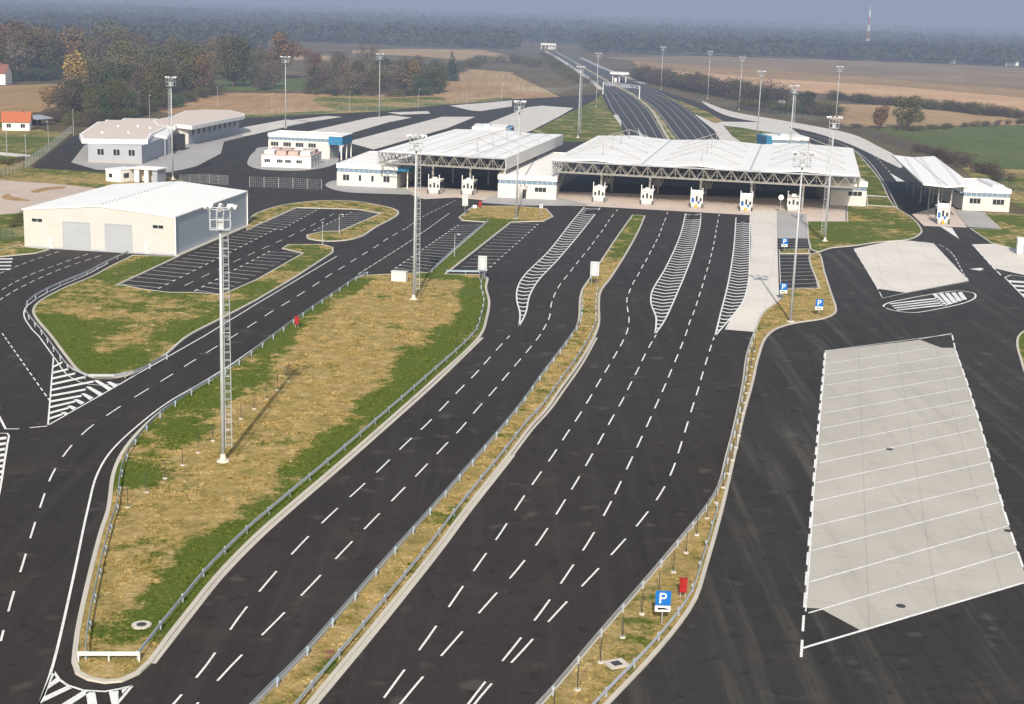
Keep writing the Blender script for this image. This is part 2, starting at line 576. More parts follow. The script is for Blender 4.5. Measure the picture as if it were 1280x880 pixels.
# far fields
F('field_plough', [(755, 71), (960, 70), (1280, 85), (1500, 97), (1500, 128), (1280, 112), (1000, 90), (790, 76)], -.03, 'greybrown')
F('field_plough', [(790, 76), (1000, 90), (1280, 112), (1500, 128), (1500, 142), (1280, 122), (1120, 108), (960, 98), (800, 85)], -.03, 'brown')
F('field_stubble', [(795, 84), (960, 98), (1120, 108), (1280, 122), (1500, 142), (1500, 165), (1280, 141), (1120, 126), (960, 110), (840, 96)], -.026, 'orange')
F('field_stubble', [(1050, 130), (1120, 132), (1280, 147), (1500, 170), (1500, 185), (1280, 156), (1170, 157), (1110, 158), (1060, 158), (1035, 148)], -.026, 'tan')
F('meadow', [(1085, 160), (1160, 159), (1280, 156), (1500, 170), (1500, 260), (1280, 212), (1228, 210), (1180, 190), (1140, 175)], -.022, 'meadow')
F('meadow', [(1180, 190), (1228, 208), (1280, 211), (1500, 255), (1500, 420), (1280, 262), (1230, 235)], -.03, 'grassback')
F('field_stubble', [(556, 88), (585, 86), (650, 91), (672, 95), (690, 110), (700, 122), (600, 128), (530, 131), (540, 112), (560, 100)], -.026, 'tan')
F('field_stubble', [(440, 63), (500, 61), (600, 62), (632, 68), (640, 76), (600, 77), (520, 70), (440, 67)], -.026, 'tan')
F('field_plough', [(-150, 112), (60, 105), (120, 104), (90, 125), (50, 140), (0, 142), (-150, 150)], -.026, 'brown')
F('field_stubble', [(190, 137), (215, 120), (260, 116), (420, 117), (545, 115), (560, 100), (640, 112), (700, 122), (560, 131), (470, 138), (320, 146), (230, 146)], -.022, 'orangetan')
F('meadow', [(402, 120), (440, 119), (500, 122), (545, 121), (555, 127), (500, 133), (440, 138), (405, 134)], -.018, 'grassback', True)
F('field_stubble', [(330, 68), (440, 70), (435, 76), (330, 74)], -.026, 'tan')
F('meadow', [(270, 96), (380, 99), (385, 114), (270, 113)], -.026, 'meadow')
F('grass_verge', [(-200, 150), (0, 145), (60, 165), (92, 165), (40, 205), (0, 235), (-200, 260)], -.02, 'grassback')
F('grass_verge', [(-200, 225), (0, 212), (35, 208), (100, 214), (135, 214), (175, 222), (170, 240), (130, 245), (0, 225), (-200, 245)], -.014, 'grassback')
F('gravel_yard', [(-200, 235), (0, 225), (60, 229), (130, 236), (230, 240), (120, 262), (0, 272), (-200, 285)], -.01, 'gravel')
F('soil_ridge', [(38, 239), (60, 234), (80, 232.5), (81, 235), (60, 238), (45, 241)], -.004, 'brown', True)
F('soil_ridge', [(2, 246), (10, 242), (15, 245), (38, 251), (20, 251), (6, 249)], -.004, 'brown', True)
F('grass_verge', [(-200, 285), (0, 268), (31, 266), (80, 260), (60, 315), (0, 321), (-200, 335)], -.006, 'grassF')

# asphalt
ASP = [(-400, 380), (-150, 337), (0, 322), (55, 316), (70, 300), (218, 305), (290, 283), (262, 240), (232, 226), (215, 221), (120, 215), (40, 210), (62, 192), (90, 170),
       (110, 166), (190, 160), (235, 152), (300, 148), (330, 146), (480, 139), (560, 130), (640, 124), (700, 121), (752, 117), (808, 107), (845, 120), (862, 124), (905, 140), (1000, 155),
       (1075, 180), (1145, 205), (1205, 262), (1250, 290), (1290, 316), (1500, 350), (2300, 700), (1500, 1300), (-400, 1200)]
structure('asphalt_road', MB().flat(gp(ASP), 0), 'asphalt')
F('asphalt_lorry_park', [(1065, 309), (1152, 290), (1165, 268), (1300, 320), (1500, 360), (1900, 700), (1300, 1100), (690, 960), (763, 880), (815, 825), (853, 779), (872, 749), (885, 708), (903, 640), (920, 570), (931, 520), (942, 480), (950, 445), (960, 420), (1046, 390), (1024, 317)], .006, 'asphalt_r')
# highway beyond the canopies
LW = [(786, 178), (781, 160), (766, 140), (758, 124), (752, 112), (738, 100), (718, 86), (700, 74), (683, 64)]
LE = [(838, 182), (831, 171), (811, 137.5), (796, 124), (782, 115), (758, 102), (733, 88), (712, 75), (692, 64)]
RW = [(856, 184), (845, 172), (819, 137.5), (803, 124), (788, 115), (764, 102), (738, 88), (716, 75), (695, 64)]
RE = [(896, 180), (884, 160), (855, 133.5), (827, 116), (803, 106), (775, 95.5), (750, 85), (724, 73), (701, 63)]
def band(name, a, b, z, mat, step=8):
    A, B = spline(gp(a), step), spline(gp(b), step)
    return structure(name, MB().flat(A + B[::-1], z), mat)
F('embankment', [(752, 117), (735, 106), (712, 104), (690, 82), (668, 66), (684, 61), (712, 62), (770, 88), (845, 108), (868, 124), (800, 130)], -.008, 'scrub')
F('embankment', [(640, 92), (672, 72), (684, 66), (745, 106), (752, 117), (700, 121)], -.012, 'scrub')
band('highway_lane', LW, LE, .008, 'asphalt_far')
band('highway_lane', RW, RE, .008, 'asphalt_far')
band('highway_median', LE, RW, .02, 'grassback')
def line(px, w, z=.012, mat='paint', sm=True, name='edge_line_marking', step=1.2):
    p = gp(px)
    if sm: p = spline(p, step)
    return structure(name, MB().ribbon(p, w, z), mat)
line([(841, 182), (834, 171), (814, 137.5), (799, 124), (785, 115), (761, 102), (736, 88), (714, 75), (694, 64)], 1.0, .03, 'kerb', name='median_barrier_base', step=8)
line([(853, 184), (842, 172), (816, 137.5)], .35, .034, 'kerb', name='kerb', step=5)
for e0, e1, ts in ((LW, LE, (.04, .28, .52, .76, .96)), (RW, RE, (.04, .27, .5, .73, .96))):
    for t in ts:
        line([(a[0] + (b[0] - a[0]) * t, a[1] + (b[1] - a[1]) * t) for a, b in zip(e0, e1)], .3 if t in (.04, .96) else .22, .02, 'paint_dim', step=8, name='lane_marking')
line([(752, 112), (738, 100), (718, 86), (700, 74), (682, 64)], 3.5, .024, 'conc', name='concrete_verge', step=8)
line([(806, 105), (778, 94), (752, 84), (726, 72)], 5, .024, 'paver', name='concrete_verge', step=8)
F('concrete_verge', [(878, 126.5), (918, 140), (998, 154), (1059, 166), (1100, 184), (1121, 196), (1126, 210), (1112, 204), (1056, 178), (998, 161), (918, 147), (890, 136)], .012, 'conc', True)
F('concrete_verge', [(868, 143), (884, 147), (905, 158), (925, 172), (938, 182), (904, 182), (893, 163)], .012, 'conc')
F('concrete_verge', [(760, 145), (772, 143), (776, 150), (778, 171), (760, 171)], .016, 'conc')
F('concrete_verge', [(900, 152), (960, 153), (985, 158), (1000, 168), (960, 166), (930, 160), (895, 156)], .016, 'conc')
F('grass_verge', [(905, 158), (940, 162), (966, 166), (966, 182), (930, 180), (915, 170)], .022, 'grassF')
F('grass_verge', [(820, 118), (850, 126), (885, 140), (905, 152), (893, 154), (868, 142), (850, 130)], .016, 'grassback')
F('grass_verge', [(705, 144), (742, 126), (752, 118), (760, 135), (778, 160), (783, 176), (660, 178), (665, 165), (690, 152)], .016, 'grassF')
# concrete lorry lanes on the far left
for p in ([(210, 198), (242, 183), (318, 168), (360, 158), (388, 152), (357, 149.5), (300, 160), (234, 172)],
          [(365, 150), (408, 145), (428, 146), (390, 152)],
          [(427, 170), (378, 166), (462, 147), (490, 151.5)],
          [(462, 147), (490, 144.2), (515, 147), (490, 152)],
          [(467, 187), (433, 177.5), (552, 146), (594, 146), (560, 160)],
          [(590, 166), (600, 158), (660, 134), (677, 132), (717, 135), (700, 145), (665, 163), (640, 172)],
          [(562, 132), (600, 129), (640, 125.5), (640, 133), (600, 139), (588, 138)],
          [(484, 140.5), (535, 139), (538, 142), (500, 143.5)],
          [(355, 178), (420, 168), (432, 178), (424, 192), (412, 204), (405, 190)]):
    F('concrete_lane', p, .012, 'conc')
F('paved_apron', [(89, 203), (106, 181), (150, 170), (225, 160), (240, 178), (302, 167), (305, 171), (280, 177), (276, 192), (245, 208), (228, 212), (200, 217), (120, 212)], .012, 'paver')
F('paved_apron', [(318, 190), (330, 184), (415, 186), (423, 196), (420, 205), (400, 211), (370, 214), (330, 212.5), (312, 208), (311, 198)], .10, 'paver', True)
F('grass_verge', [(300, 148), (470, 139.5), (560, 131), (640, 124), (640, 121), (470, 135), (300, 144)], .012, 'grassback')
F('perimeter_path', [(-60, 196), (0, 190), (40, 194), (33, 197), (0, 194), (-60, 200)], .01, 'conc')
F('plaza_floor', [(700, 239.5), (712, 200), (1040, 205), (1058, 249)], .01, 'asphalt_shade')  # dark sheet painting the shade under the long canopy
F('plaza_floor', [(508, 234.5), (520, 195), (650, 200), (634, 239.5)], .01, 'asphalt_shade')  # likewise, painted shade under the shorter canopy
# toll plaza floors
F('toll_apron', [(687, 247), (700, 239.5), (1056, 250), (1057, 262), (1057, 276.5), (1008, 276.5), (1007, 268), (970, 266), (937, 269), (730, 257.5), (690, 257.5)], .012, 'pink')
F('toll_apron', [(497, 235), (520, 233.5), (640, 240), (640, 255), (600, 250), (570, 247), (530, 249), (512, 243)], .012, 'pink')
F('paved_apron', [(407, 231), (422, 226), (500, 235), (514, 243.5), (482, 243), (435, 241), (415, 237)], .12, 'paver', True)
F('paved_apron', [(622, 244), (700, 248), (735, 256), (700, 258), (650, 257.5), (600, 254), (612, 247)], .12, 'paver')
F('toll_apron', [(1186, 254), (1140, 268), (1155, 282.5), (1209, 284.5), (1195, 262)], .016, 'pink')
F('paved_apron', [(1192, 262), (1227, 265.5), (1250, 286.5), (1210, 284.5)], .10, 'paver')
F('concrete_lane', [(937, 262), (971, 262), (972, 317), (974, 375), (953, 391), (942, 415), (906, 412), (915, 395), (930, 375), (937, 345), (939, 300)], .016, 'conc')
F('paved_apron', [(971, 262), (1008, 268), (1009, 298), (972, 298)], .02, 'paver')
F('concrete_lorry_bay', [(1067, 311), (1120, 300), (1137, 301), (1167, 304.5), (1211, 351), (1132, 366), (1097, 361)], .016, 'conc')
F('concrete_lorry_bay', [(1215, 305.5), (1242, 305), (1270, 312), (1300, 320), (1300, 348), (1262, 340), (1242, 335)], .016, 'conc')
F('concrete_lorry_park', [(1031, 439), (1150, 425), (1177, 435), (1194, 435), (1210, 482), (1227, 537), (1257, 645), (1280, 714), (1287, 727), (1077, 789), (1025, 761), (1005, 760)], .016, 'concI')

# grass islands with kerbs -------------------------------------------------
def island(px, mat, z=.12, kw=.35, sm=True, kerb='kerb', gaps=None):
    poly = gp(px)
    if sm: poly = spline(poly, 2.0, True)
    if area(poly) < 0: poly = poly[::-1]
    inner = offset(poly, kw, True)
    structure('grass_verge', MB().flat(inner, z), mat)
    structure('kerb', MB().sweep(poly, [(0, -.02), (.02, z + .02), (kw, z + .03), (kw, z - .03)], True), kerb)
    return poly
def rough(px, mat, z=.12, kw=.35):
    return island(px, mat, z, kw, False)
A_R = [(175, 843), (191, 828), (213, 798), (245, 757), (273, 722), (320, 673), (357, 640), (420, 586), (495, 520), (545, 475), (602, 420), (610, 398), (613, 378), (609, 360), (611, 349)]
A_L = [(452, 345), (440, 350), (407, 372), (370, 397), (332, 425), (275, 467), (225, 497), (185, 527), (155, 560), (140, 590), (132, 640), (125, 660), (109, 720), (93, 793), (89, 828)]
A_T = [(606, 344), (558, 343), (640, 278), (680, 277), (692, 271), (683, 261), (642, 258), (591, 258), (584, 263), (573, 272), (577, 276), (607, 278), (535, 341), (487, 343)]
def sm_open(px): return spline(gp(px), 2.0)
polyA = sm_open(A_R) + gp(A_T) + sm_open(A_L) + sm_open([(89, 828), (94, 843), (109, 851), (131, 855), (153, 853), (175, 843)])[1:-1]
if area(polyA) < 0: polyA = polyA[::-1]
structure('grass_verge', MB().flat(offset(polyA, .35, True), .12), 'grassA')
structure('kerb', MB().sweep(polyA, [(0, -.02), (.02, .14), (.4, .15), (.4, .08)], True), 'kerb')
B_E = [(147, 357), (155, 357), (180, 362), (212, 366), (245, 366), (275, 369), (288, 364), (320, 350), (378, 317), (352, 311), (360, 306), (405, 306), (417, 310), (417, 316), (370, 347), (320, 376.5)]
B_O = [(320, 376.5), (275, 400), (237, 420), (200, 450), (160, 470), (140, 474), (117, 474), (100, 467), (82, 447), (62, 420), (45, 400), (40, 390), (45, 380), (60, 370), (87, 357), (112, 347), (140, 332), (166, 319.5)]
polyB = gp(B_E) + sm_open(B_O)[1:] + gp([(217, 321), (224, 321)])
if area(polyB) < 0: polyB = polyB[::-1]
structure('grass_verge', MB().flat(offset(polyB, .3, True), .12), 'grassB')
structure('kerb', MB().sweep(polyB, [(0, -.02), (.02, .14), (.35, .15), (.35, .08)], True), 'kerb')
polyC = sm_open([(307, 277), (320, 267), (345, 258.5), (370, 254), (407, 251), (445, 252), (470, 256), (492, 261), (499, 267), (470, 285), (450, 297), (432, 301), (407, 302), (385, 299), (383, 294)]) + gp([(402, 290), (425, 289), (475, 267), (445, 262), (372, 260), (320, 283), (308, 289)])
if area(polyC) < 0: polyC = polyC[::-1]
structure('grass_verge', MB().flat(offset(polyC, .4, True), .12), 'grassC')
structure('kerb', MB().sweep(polyC, [(0, -.02), (.02, .14), (.45, .15), (.45, .08)], True), 'kerb')
D_Lp = [(250, 950), (320, 877), (366, 831), (429, 760), (484, 697), (535, 640), (577, 592), (640, 518), (672, 474), (711, 422), (721, 405), (724, 372), (727, 362), (735, 350), (750, 327), (770, 297), (790, 269)]
D_Rp = [(807, 270), (800, 287), (785, 315), (765, 347), (752, 365), (750, 380), (750, 405), (744, 422), (725, 455), (702, 487), (685, 512), (665, 534), (640, 567), (580, 643), (552, 681), (511, 733), (456, 801), (391, 880), (330, 960)]
def strip(L, Rr, mat, kw=.3):
    poly = sm_open(L) + sm_open(Rr)
    if area(poly) < 0: poly = poly[::-1]
    structure('grass_verge', MB().flat(offset(poly, kw, True), .12), mat)
    structure('kerb', MB().sweep(poly, [(0, -.02), (.02, .14), (kw + .05, .15), (kw + .05, .08)], True), 'kerb')
    return poly
polyD = strip(D_Lp, D_Rp, 'grassD')
E_Lp = [(600, 955), (673, 881), (741, 801), (793, 741), (842, 683), (877, 640), (897, 606), (905, 575), (915, 537), (927, 480), (932, 445), (942, 415), (953, 391), (973, 375)]
E_Rp = [(1032, 342), (1040, 367), (1046, 385), (1045, 392), (1030, 399), (997, 404), (975, 410), (960, 421), (950, 445), (942, 480), (931, 520), (920, 570), (904, 640), (885, 708), (872, 749), (853, 779), (815, 825), (763, 880), (690, 960)]
polyE = strip(E_Lp + [(975, 362)], [(1023, 361), (1013, 318), (1022, 316)] + E_Rp, 'grassD')
rough([(973, 312.5), (1011, 311.5), (1013, 317.5), (974, 317.5)], 'grassF', .12, .25)
polyF = gp([(1020, 315), (1012, 312), (1009, 298), (1008, 277), (1058, 277), (1058, 258), (1083, 259), (1083, 250), (1080, 238), (1068, 212), (1055, 187)]) + sm_open([(1058, 183), (1070, 190), (1080, 200), (1100, 224), (1120, 259), (1140, 272), (1151, 284), (1152, 292), (1135, 300), (1100, 303), (1065, 308), (1042, 310), (1026, 315)])
if area(polyF) < 0: polyF = polyF[::-1]
structure('grass_verge', MB().flat(offset(polyF, .4, True), .12), 'grassF')
structure('kerb', MB().sweep(polyF, [(0, -.02), (.02, .14), (.4, .15), (.4, .08)], True), 'kerb')
F('footpath', [(1083, 244), (1108, 246), (1112, 247.5), (1083, 246)], .14, 'conc')
F('footpath', [(1084, 256.5), (1118, 258.5), (1119, 260), (1084, 258)], .14, 'conc')
rough([(1228, 266), (1262, 268), (1500, 290), (1500, 380), (1292, 320), (1270, 312), (1238, 304), (1212, 286), (1250, 287)], 'grassF')
island([(1270, 427), (1274, 418), (1290, 410), (1330, 405), (1360, 450), (1330, 500), (1290, 480), (1274, 448)], 'grassF')
rough([(-60, 318), (-10, 316), (25, 306), (31, 309), (62, 312.5), (45, 317), (0, 321.5), (-60, 330)], 'grassF')
# broad pale gutter bands beside the kerbs
line([(191, 829.5), (214, 800), (246, 759), (275, 723), (321, 675.5), (358, 642), (421, 588), (496, 522), (546, 477), (603, 422)], .45, .02, 'kerb', name='gutter')
line([(391, 882), (457, 803), (512, 735), (553, 683), (581, 645), (641, 569)], .55, .02, 'kerb', name='gutter')
line([(641, 569), (666, 536), (686, 514), (704, 489), (727, 456), (746, 422)], .3, .02, 'kerb', name='gutter')

# ------------------------------------------------------------------ markings
def dashes(px, frac=.56, w=.17, z=.016, mat='paint', n=None, L=None):
    """a dash centred on each surveyed point (or n evenly spaced along the line)"""
    ctl = gp(px)
    path = spline(ctl, 1.0); S = arc(path)
    if n:
        cs = [S[-1] * (i + .5) / n for i in range(n)]
    else:
        cs = []
        for c in ctl:
            cs.append(min(range(len(path)), key=lambda i: (path[i][0] - c[0]) ** 2 + (path[i][1] - c[1]) ** 2))
        cs = [S[i] for i in cs]
    mb = MB()
    for i, s in enumerate(cs):
        g = (cs[min(i + 1, len(cs) - 1)] - cs[max(i - 1, 0)]) / (min(i + 1, len(cs) - 1) - max(i - 1, 0))
        h = (L or g * frac) / 2
        mb.ribbon([at(path, S, s - h), at(path, S, s), at(path, S, s + h)], w, z)
    return structure('dashed_lane_marking', mb, mat)
C1 = [(214, 884), (258, 832), (298, 773), (335, 727), (375, 682), (412, 645), (447, 613), (479, 583), (507, 555), (533, 531), (555, 508), (575, 487), (594, 468), (609, 451), (624, 434), (637, 420)]
C2 = [(232, 897), (287, 835), (342, 780), (389, 732), (430, 688), (465, 652), (498, 618), (527, 588), (553, 560.5), (577, 535), (597, 511), (616, 490), (632, 471), (647, 453.5), (661, 437), (673, 422), (681, 409), (687, 396), (689, 381), (693, 369), (699, 357.5), (707, 347), (715, 337), (722, 328), (729, 319.5), (736, 311), (741.5, 303.7), (747, 296), (752.5, 289), (757, 282), (761, 276), (765.5, 270), (772, 262)]
Ca = [(443, 925), (493, 855), (535, 798), (570, 746), (600, 703), (627, 665), (649.5, 629), (671, 598), (691, 569.5), (707.5, 544), (723, 521), (736.5, 499), (748, 479), (759, 461), (769, 444), (777.5, 429), (784, 414), (786.3, 400), (784.5, 387), (783.5, 375), (787, 364), (792, 353), (798, 343), (803, 333.3), (808, 325), (812.5, 316), (817, 308), (820.5, 301), (824, 294), (826.5, 287), (829, 280.5), (831.5, 274.5), (834.5, 265.5)]
Cb = [(457, 935), (514, 864), (565, 805), (610, 754), (647, 712), (677.5, 671.5), (701, 634), (719.5, 604), (736.5, 575), (751, 549), (764, 525), (777, 502.5), (787, 482.5), (796.5, 464), (804.5, 447), (813, 431), (820, 419)]
Cc = [(550, 930), (594, 869), (640, 812), (678, 763), (709, 718), (736, 677), (759.5, 636), (772.5, 610), (787, 579), (799.5, 552.5), (811, 527.5), (821, 505), (830, 485), (837.5, 467), (845.5, 448), (852, 432), (858, 416), (862, 403), (867, 391), (871, 379.3), (874.5, 368), (878, 357.5), (881, 347), (884, 337), (887, 327.5), (889, 319), (891, 311), (892.5, 303.7), (894, 296), (895, 289), (896, 283), (897.3, 277), (899, 268)]
Cd = [(552, 938), (600, 872), (653, 814), (697, 765), (738, 722), (773, 684), (803, 649), (826, 617), (841, 587), (850, 559.5), (858, 534), (865.5, 509.5), (872, 489), (877.5, 470), (883, 451.5), (888, 435.5), (892.5, 422)]
for c in (C1, C2, Ca, Cb, Cc, Cd): dashes(c)
CL = [(1, 802), (14, 752), (29, 704), (41, 663), (53, 626), (65, 594), (84, 564), (109, 537.5), (142, 514), (177, 491.5), (208.5, 472.5), (237.5, 454), (265, 437), (291, 421), (315, 406), (336, 392), (357, 379.5), (376, 367.5), (395, 355.5), (411, 344.5), (427, 335), (442, 325.5), (456, 317), (470, 308.3), (482, 300), (494, 293), (506, 286)]
dashes(CL, .52)
# hatched islands in front of the booths
def hatch(L, Rr, n, vd, w=.55, z=.018, border=.24, t0=.0, t1=1.):
    A, B = spline(gp(L), 1), spline(gp(Rr), 1)
    SA, SB = arc(A), arc(B)
    mb = MB()
    mb.ribbon(A, border, z); mb.ribbon(B, border, z)
    for i in range(n):
        t = t0 + (t1 - t0) * (i + .5) / n
        a, b = at(A, SA, t * SA[-1]), at(B, SB, t * SB[-1])
        wd = math.hypot(a[0] - b[0], a[1] - b[1])
        if wd < .5: continue
        m = ((a[0] + b[0]) / 2, (a[1] + b[1]) / 2)
        tt = min(1, t + .01)
        a2 = at(A, SA, tt * SA[-1])
        d = Vector((a2[0] - a[0], a2[1] - a[1]))
        if d.length < 1e-6: continue
        d.normalize()
        k = vd * wd
        c = (m[0] + d.x * k, m[1] + d.y * k)
        e = .03
        mb.ribbon([(a[0] * (1 - e) + m[0] * e + d.x * k * e, a[1] * (1 - e) + m[1] * e + d.y * k * e), c, (b[0] * (1 - e) + m[0] * e + d.x * k * e, b[1] * (1 - e) + m[1] * e + d.y * k * e)], w, z + .001)
    return structure('hatched_marking', mb, 'paint')
hatch([(730, 259), (715, 277), (685, 315), (655, 345), (647, 360), (646, 375), (650, 392), (649, 408)], [(750, 260), (725, 292), (697, 325), (672, 352), (662, 370), (657, 392), (649, 408)], 42, .42)
hatch([(857, 267), (850, 295), (832, 335), (815, 365), (814, 380), (820, 397), (819, 418)], [(876, 267), (875, 282), (865, 320), (845, 370), (830, 402), (819, 418)], 46, .42)
hatch([(920, 272), (917, 312), (910, 355), (900, 395), (894, 420)], [(937, 272), (937, 320), (935, 355), (927, 380), (907, 405), (894, 420)], 46, .42)
for q in ([(734, 262), (751, 263), (747, 268), (730, 267)], [(859, 269), (876, 269), (875, 274), (858, 274)], [(921, 273), (937, 273), (937, 278), (921, 278)]):
    F('tar_patch', q, .024, 'black')
# left road: solid lines, hatches
line([(49, 882), (65, 836), (90, 730), (109, 640), (122, 592), (140, 563), (175, 530), (212, 502), (250, 480), (290, 455), (320, 434)], .2)
line([(40, 412), (31, 398), (30, 390), (33, 384), (50, 371), (75, 358), (105, 345), (135, 329)], .18)
line([(40, 412), (49, 421), (67, 446)], .18, sm=False)
line([(60, 532), (150, 480.5), (160, 474.5), (255, 420.5), (320, 380.5), (421, 320.5)], .2, sm=False)
line([(67, 446), (87, 471), (107, 480), (125, 482), (150, 480)], .15)
line([(67, 446), (60, 532)], .18, sm=False)
line([(24, 536.5), (7, 536.5), (-3, 517)], .25, sm=False)
line([(59, 533), (37, 535)], .25, sm=False)
def stripes(quads, name='hatched_marking', w=None):
    mb = MB()
    for q in quads: mb.flat(gp(q), .019)
    return structure(name, mb, 'paint')
hl = []
for i in range(10):
    y = 458 + i * 7.2
    xl = 66 - i * .6
    xr, yr = [(78, 452), (84, 461), (94, 466), (106, 470.5), (117, 476), (107, 486), (102, 494), (94, 501), (86, 509), (78, 517)][i]
    hl.append([(xl, y), (xr, yr), (xr, yr + 2.4), (xl, y + 2.6)])
for i, (x, y, dx, dy) in enumerate([(107, 484, 18, 12), (101, 492.5, 11, 8), (92, 500, 9, 6.5), (84, 508, 7, 5), (76, 516, 6, 4), (117, 476, 19, 13), (133, 478, 10, 7)]):
    hl.append([(x, y), (x + 5, y - .6), (x + dx + 5, y + dy - 3), (x + dx, y + dy)])
stripes(hl)
line([(0, 542), (9, 542), (9, 556), (6, 575), (1, 607), (-6, 640)], .2)
stripes([[(-12, y + 3), (8 - k * .8, y), (8 - k * .8, y + 3.4), (-12, y + 6.6)] for k, y in enumerate(range(546, 606, 7))])
# tip hatch, bottom left
line([(49, 882), (67, 840)], .22, sm=False)
line([(67, 840), (74, 850), (84, 857), (104, 863.5), (131, 865), (150, 861.5), (165, 858)], .2)
line([(165, 858), (150, 876), (130, 900)], .22, sm=False)
stripes([[(62, 855), (70, 848), (75, 852), (60, 862)], [(54, 872), (84, 858), (90, 861), (50, 880)], [(72, 884), (104, 864), (112, 866), (85, 884)], [(107, 866), (119, 866), (122, 884), (110, 884)],
         [(136, 865), (148, 864), (148, 880), (140, 884)], [(152, 863), (160, 860), (153, 868)]])
# left junction lines
dashes([(2, 416), (64, 504)], .6, .16, n=15)
dashes([(-30, 385), (0, 364), (37, 344), (75, 330), (112, 317)], .6, .16, n=15)
dashes([(-30, 396), (0, 375), (25, 360), (75, 337), (128, 319)], .6, .16, n=15)
dashes([(-40, 360), (0, 342), (37, 327), (76, 314)], .6, .16, n=12)
stripes([[(-30, y), (16 - k, y - 1), (16 - k, y + .6), (-30, y + 1)] for k, y in enumerate((324, 328, 332.5, 337))], 'stall_marking')
dashes([(447, 343.5), (515, 300), (562, 266.5)], .8, .16, n=24)
dashes([(507, 286), (527, 272), (570, 250.5)], .7, .14, n=14)
# stalls
def stalls(p0, p1, q0, q1, n, w=.17, z=.016, dash=True, t0=0, t1=1):
    """n lines between the row p0..p1 and the row q0..q1"""
    mb = MB()
    P0, P1, Q0, Q1 = (g2(*p) for p in (p0, p1, q0, q1))
    for i in range(n + 1):
        t = t0 + (t1 - t0) * i / n
        a = (P0[0] + (P1[0] - P0[0]) * t, P0[1] + (P1[1] - P0[1]) * t)
        b = (Q0[0] + (Q1[0] - Q0[0]) * t, Q0[1] + (Q1[1] - Q0[1]) * t)
        mb.ribbon([a, b], w, z)
        if dash:
            e = .012
            d = Vector((Q1[0] - Q0[0], Q1[1] - Q0[1])).normalized() * .75
            mb.ribbon([(b[0] - d.x, b[1] - d.y), (b[0] + d.x, b[1] + d.y)], w * 1.3, z + .002)
    return structure('stall_marking', mb, 'paint')
stalls((566, 343), (640, 279), (603, 343), (672, 281), 16)
stalls((533, 341), (603, 281), (495, 335), (572, 282), 18)
stalls((150, 355.5), (316, 284), (200, 360), (344, 287), 20)
stalls((344, 284), (370, 262), (374, 275), (405, 259.5), 8) if False else None
stalls((320, 283), (372, 261), (352, 287), (399, 261), 10)
stalls((275, 368), (372, 317), (245, 363), (336, 315), 12)
stalls((425, 288), (471, 267), (393, 288), (438, 266), 9)
dashes([(225, 360), (300, 324), (372, 291), (420, 266)], .5, .15, n=12)
stalls((975, 361), (974, 319), (1022, 359), (1012, 319), 9, dash=False)
line([(976, 362), (974, 318)], .12, sm=False)
line([(1023, 360), (1013, 318)], .3, .02, 'kerb', False)
stalls((973, 312), (972, 298), (1011, 311), (1008, 299), 4, dash=False)
# lorry park bay lines
LB = [(1003, 811, 1283, 728), (1010.5, 767, 1272, 690), (1012, 728, 1260, 658), (1014.5, 689, 1254, 627), (1017, 658, 1244, 604), (1019, 627, 1237, 578), (1021, 604, 1230, 559), (1025, 579, 1222, 537), (1026, 557, 1217, 519),
      (1027, 536, 1212, 501), (1029, 517, 1209, 485), (1030, 499, 1202, 471), (1031, 482, 1197, 457), (1032, 469, 1194, 444), (1032, 455, 1160, 436), (1031, 439, 1190, 418)]
mb = MB()
for k, (a, b, c, d) in enumerate(LB): mb.ribbon(gp([(a, b), (c, d)]), .18 if k else .26, .024)
structure('bay_marking', mb, 'paint')
dashes([(1031, 440), (1017, 600), (1007, 735), (1001, 828)], .66, .2, .026, n=22)
line([(1032.5, 440), (1018.5, 600), (1010, 730), (1007, 765)], .12, .025, sm=False)
line([(1194, 437), (1210, 484), (1227, 539), (1256, 646)], .12, .025, sm=False)
dashes([(1190, 418), (1194, 436), (1210, 482), (1227, 537), (1257, 645), (1280, 714)], .7, .22, .026, n=18)
line([(1148, 424.5), (1190, 417)], .14, .025, sm=False)
dashes([(1067, 311), (1097, 361), (1103, 373)], .7, .16, .026, n=8)
dashes([(1120, 300), (1167, 304.5), (1211, 351)], .7, .16, .026, n=12)
dashes([(1215, 305), (1242, 335), (1252, 345)], .75, .3, .026, n=7)
line([(1103, 373), (1132, 366.5), (1211, 352)], .14, .025, sm=False)
OV = [(1105, 384), (1120, 389), (1140, 391), (1172, 386.5), (1205, 379), (1219, 372), (1215, 366), (1197, 364), (1165, 368), (1130, 374.5), (1110, 379)]
pv = spline(gp(OV), .8, True)
structure('hatched_marking', MB().ribbon(pv + [pv[0], pv[1]], .3, .02), 'paint')
stripes([[(x, 367.5 - (x - 1165) * .05), (x + 5, 366.9 - (x - 1165) * .05), (x + 20 - (x - 1165) * .25, 382 - (x - 1165) * .24), (x + 14 - (x - 1165) * .25, 383 - (x - 1165) * .24)] for x in (1165, 1173, 1181, 1189, 1197)]
        + [[(1112 + k * 3, 379.5 + k * 2.6), (1172 + k * 3, 372.5 + k * 2.7), (1174 + k * 3, 373.8 + k * 2.7), (1112 + k * 3, 380.8 + k * 2.6)] for k in range(4)])
HR = [(1256, 347), (1264, 344), (1300, 349)]
line([(1300, 349), (1264, 344), (1256, 347), (1300, 392)], .25, .02, sm=False)
stripes([[(1259 + k * 6, 350.5 + k * 5.6), (1300, 353 + k * 5.4), (1300, 355.4 + k * 5.4), (1261 + k * 6, 353 + k * 5.6)] for k in range(6)])
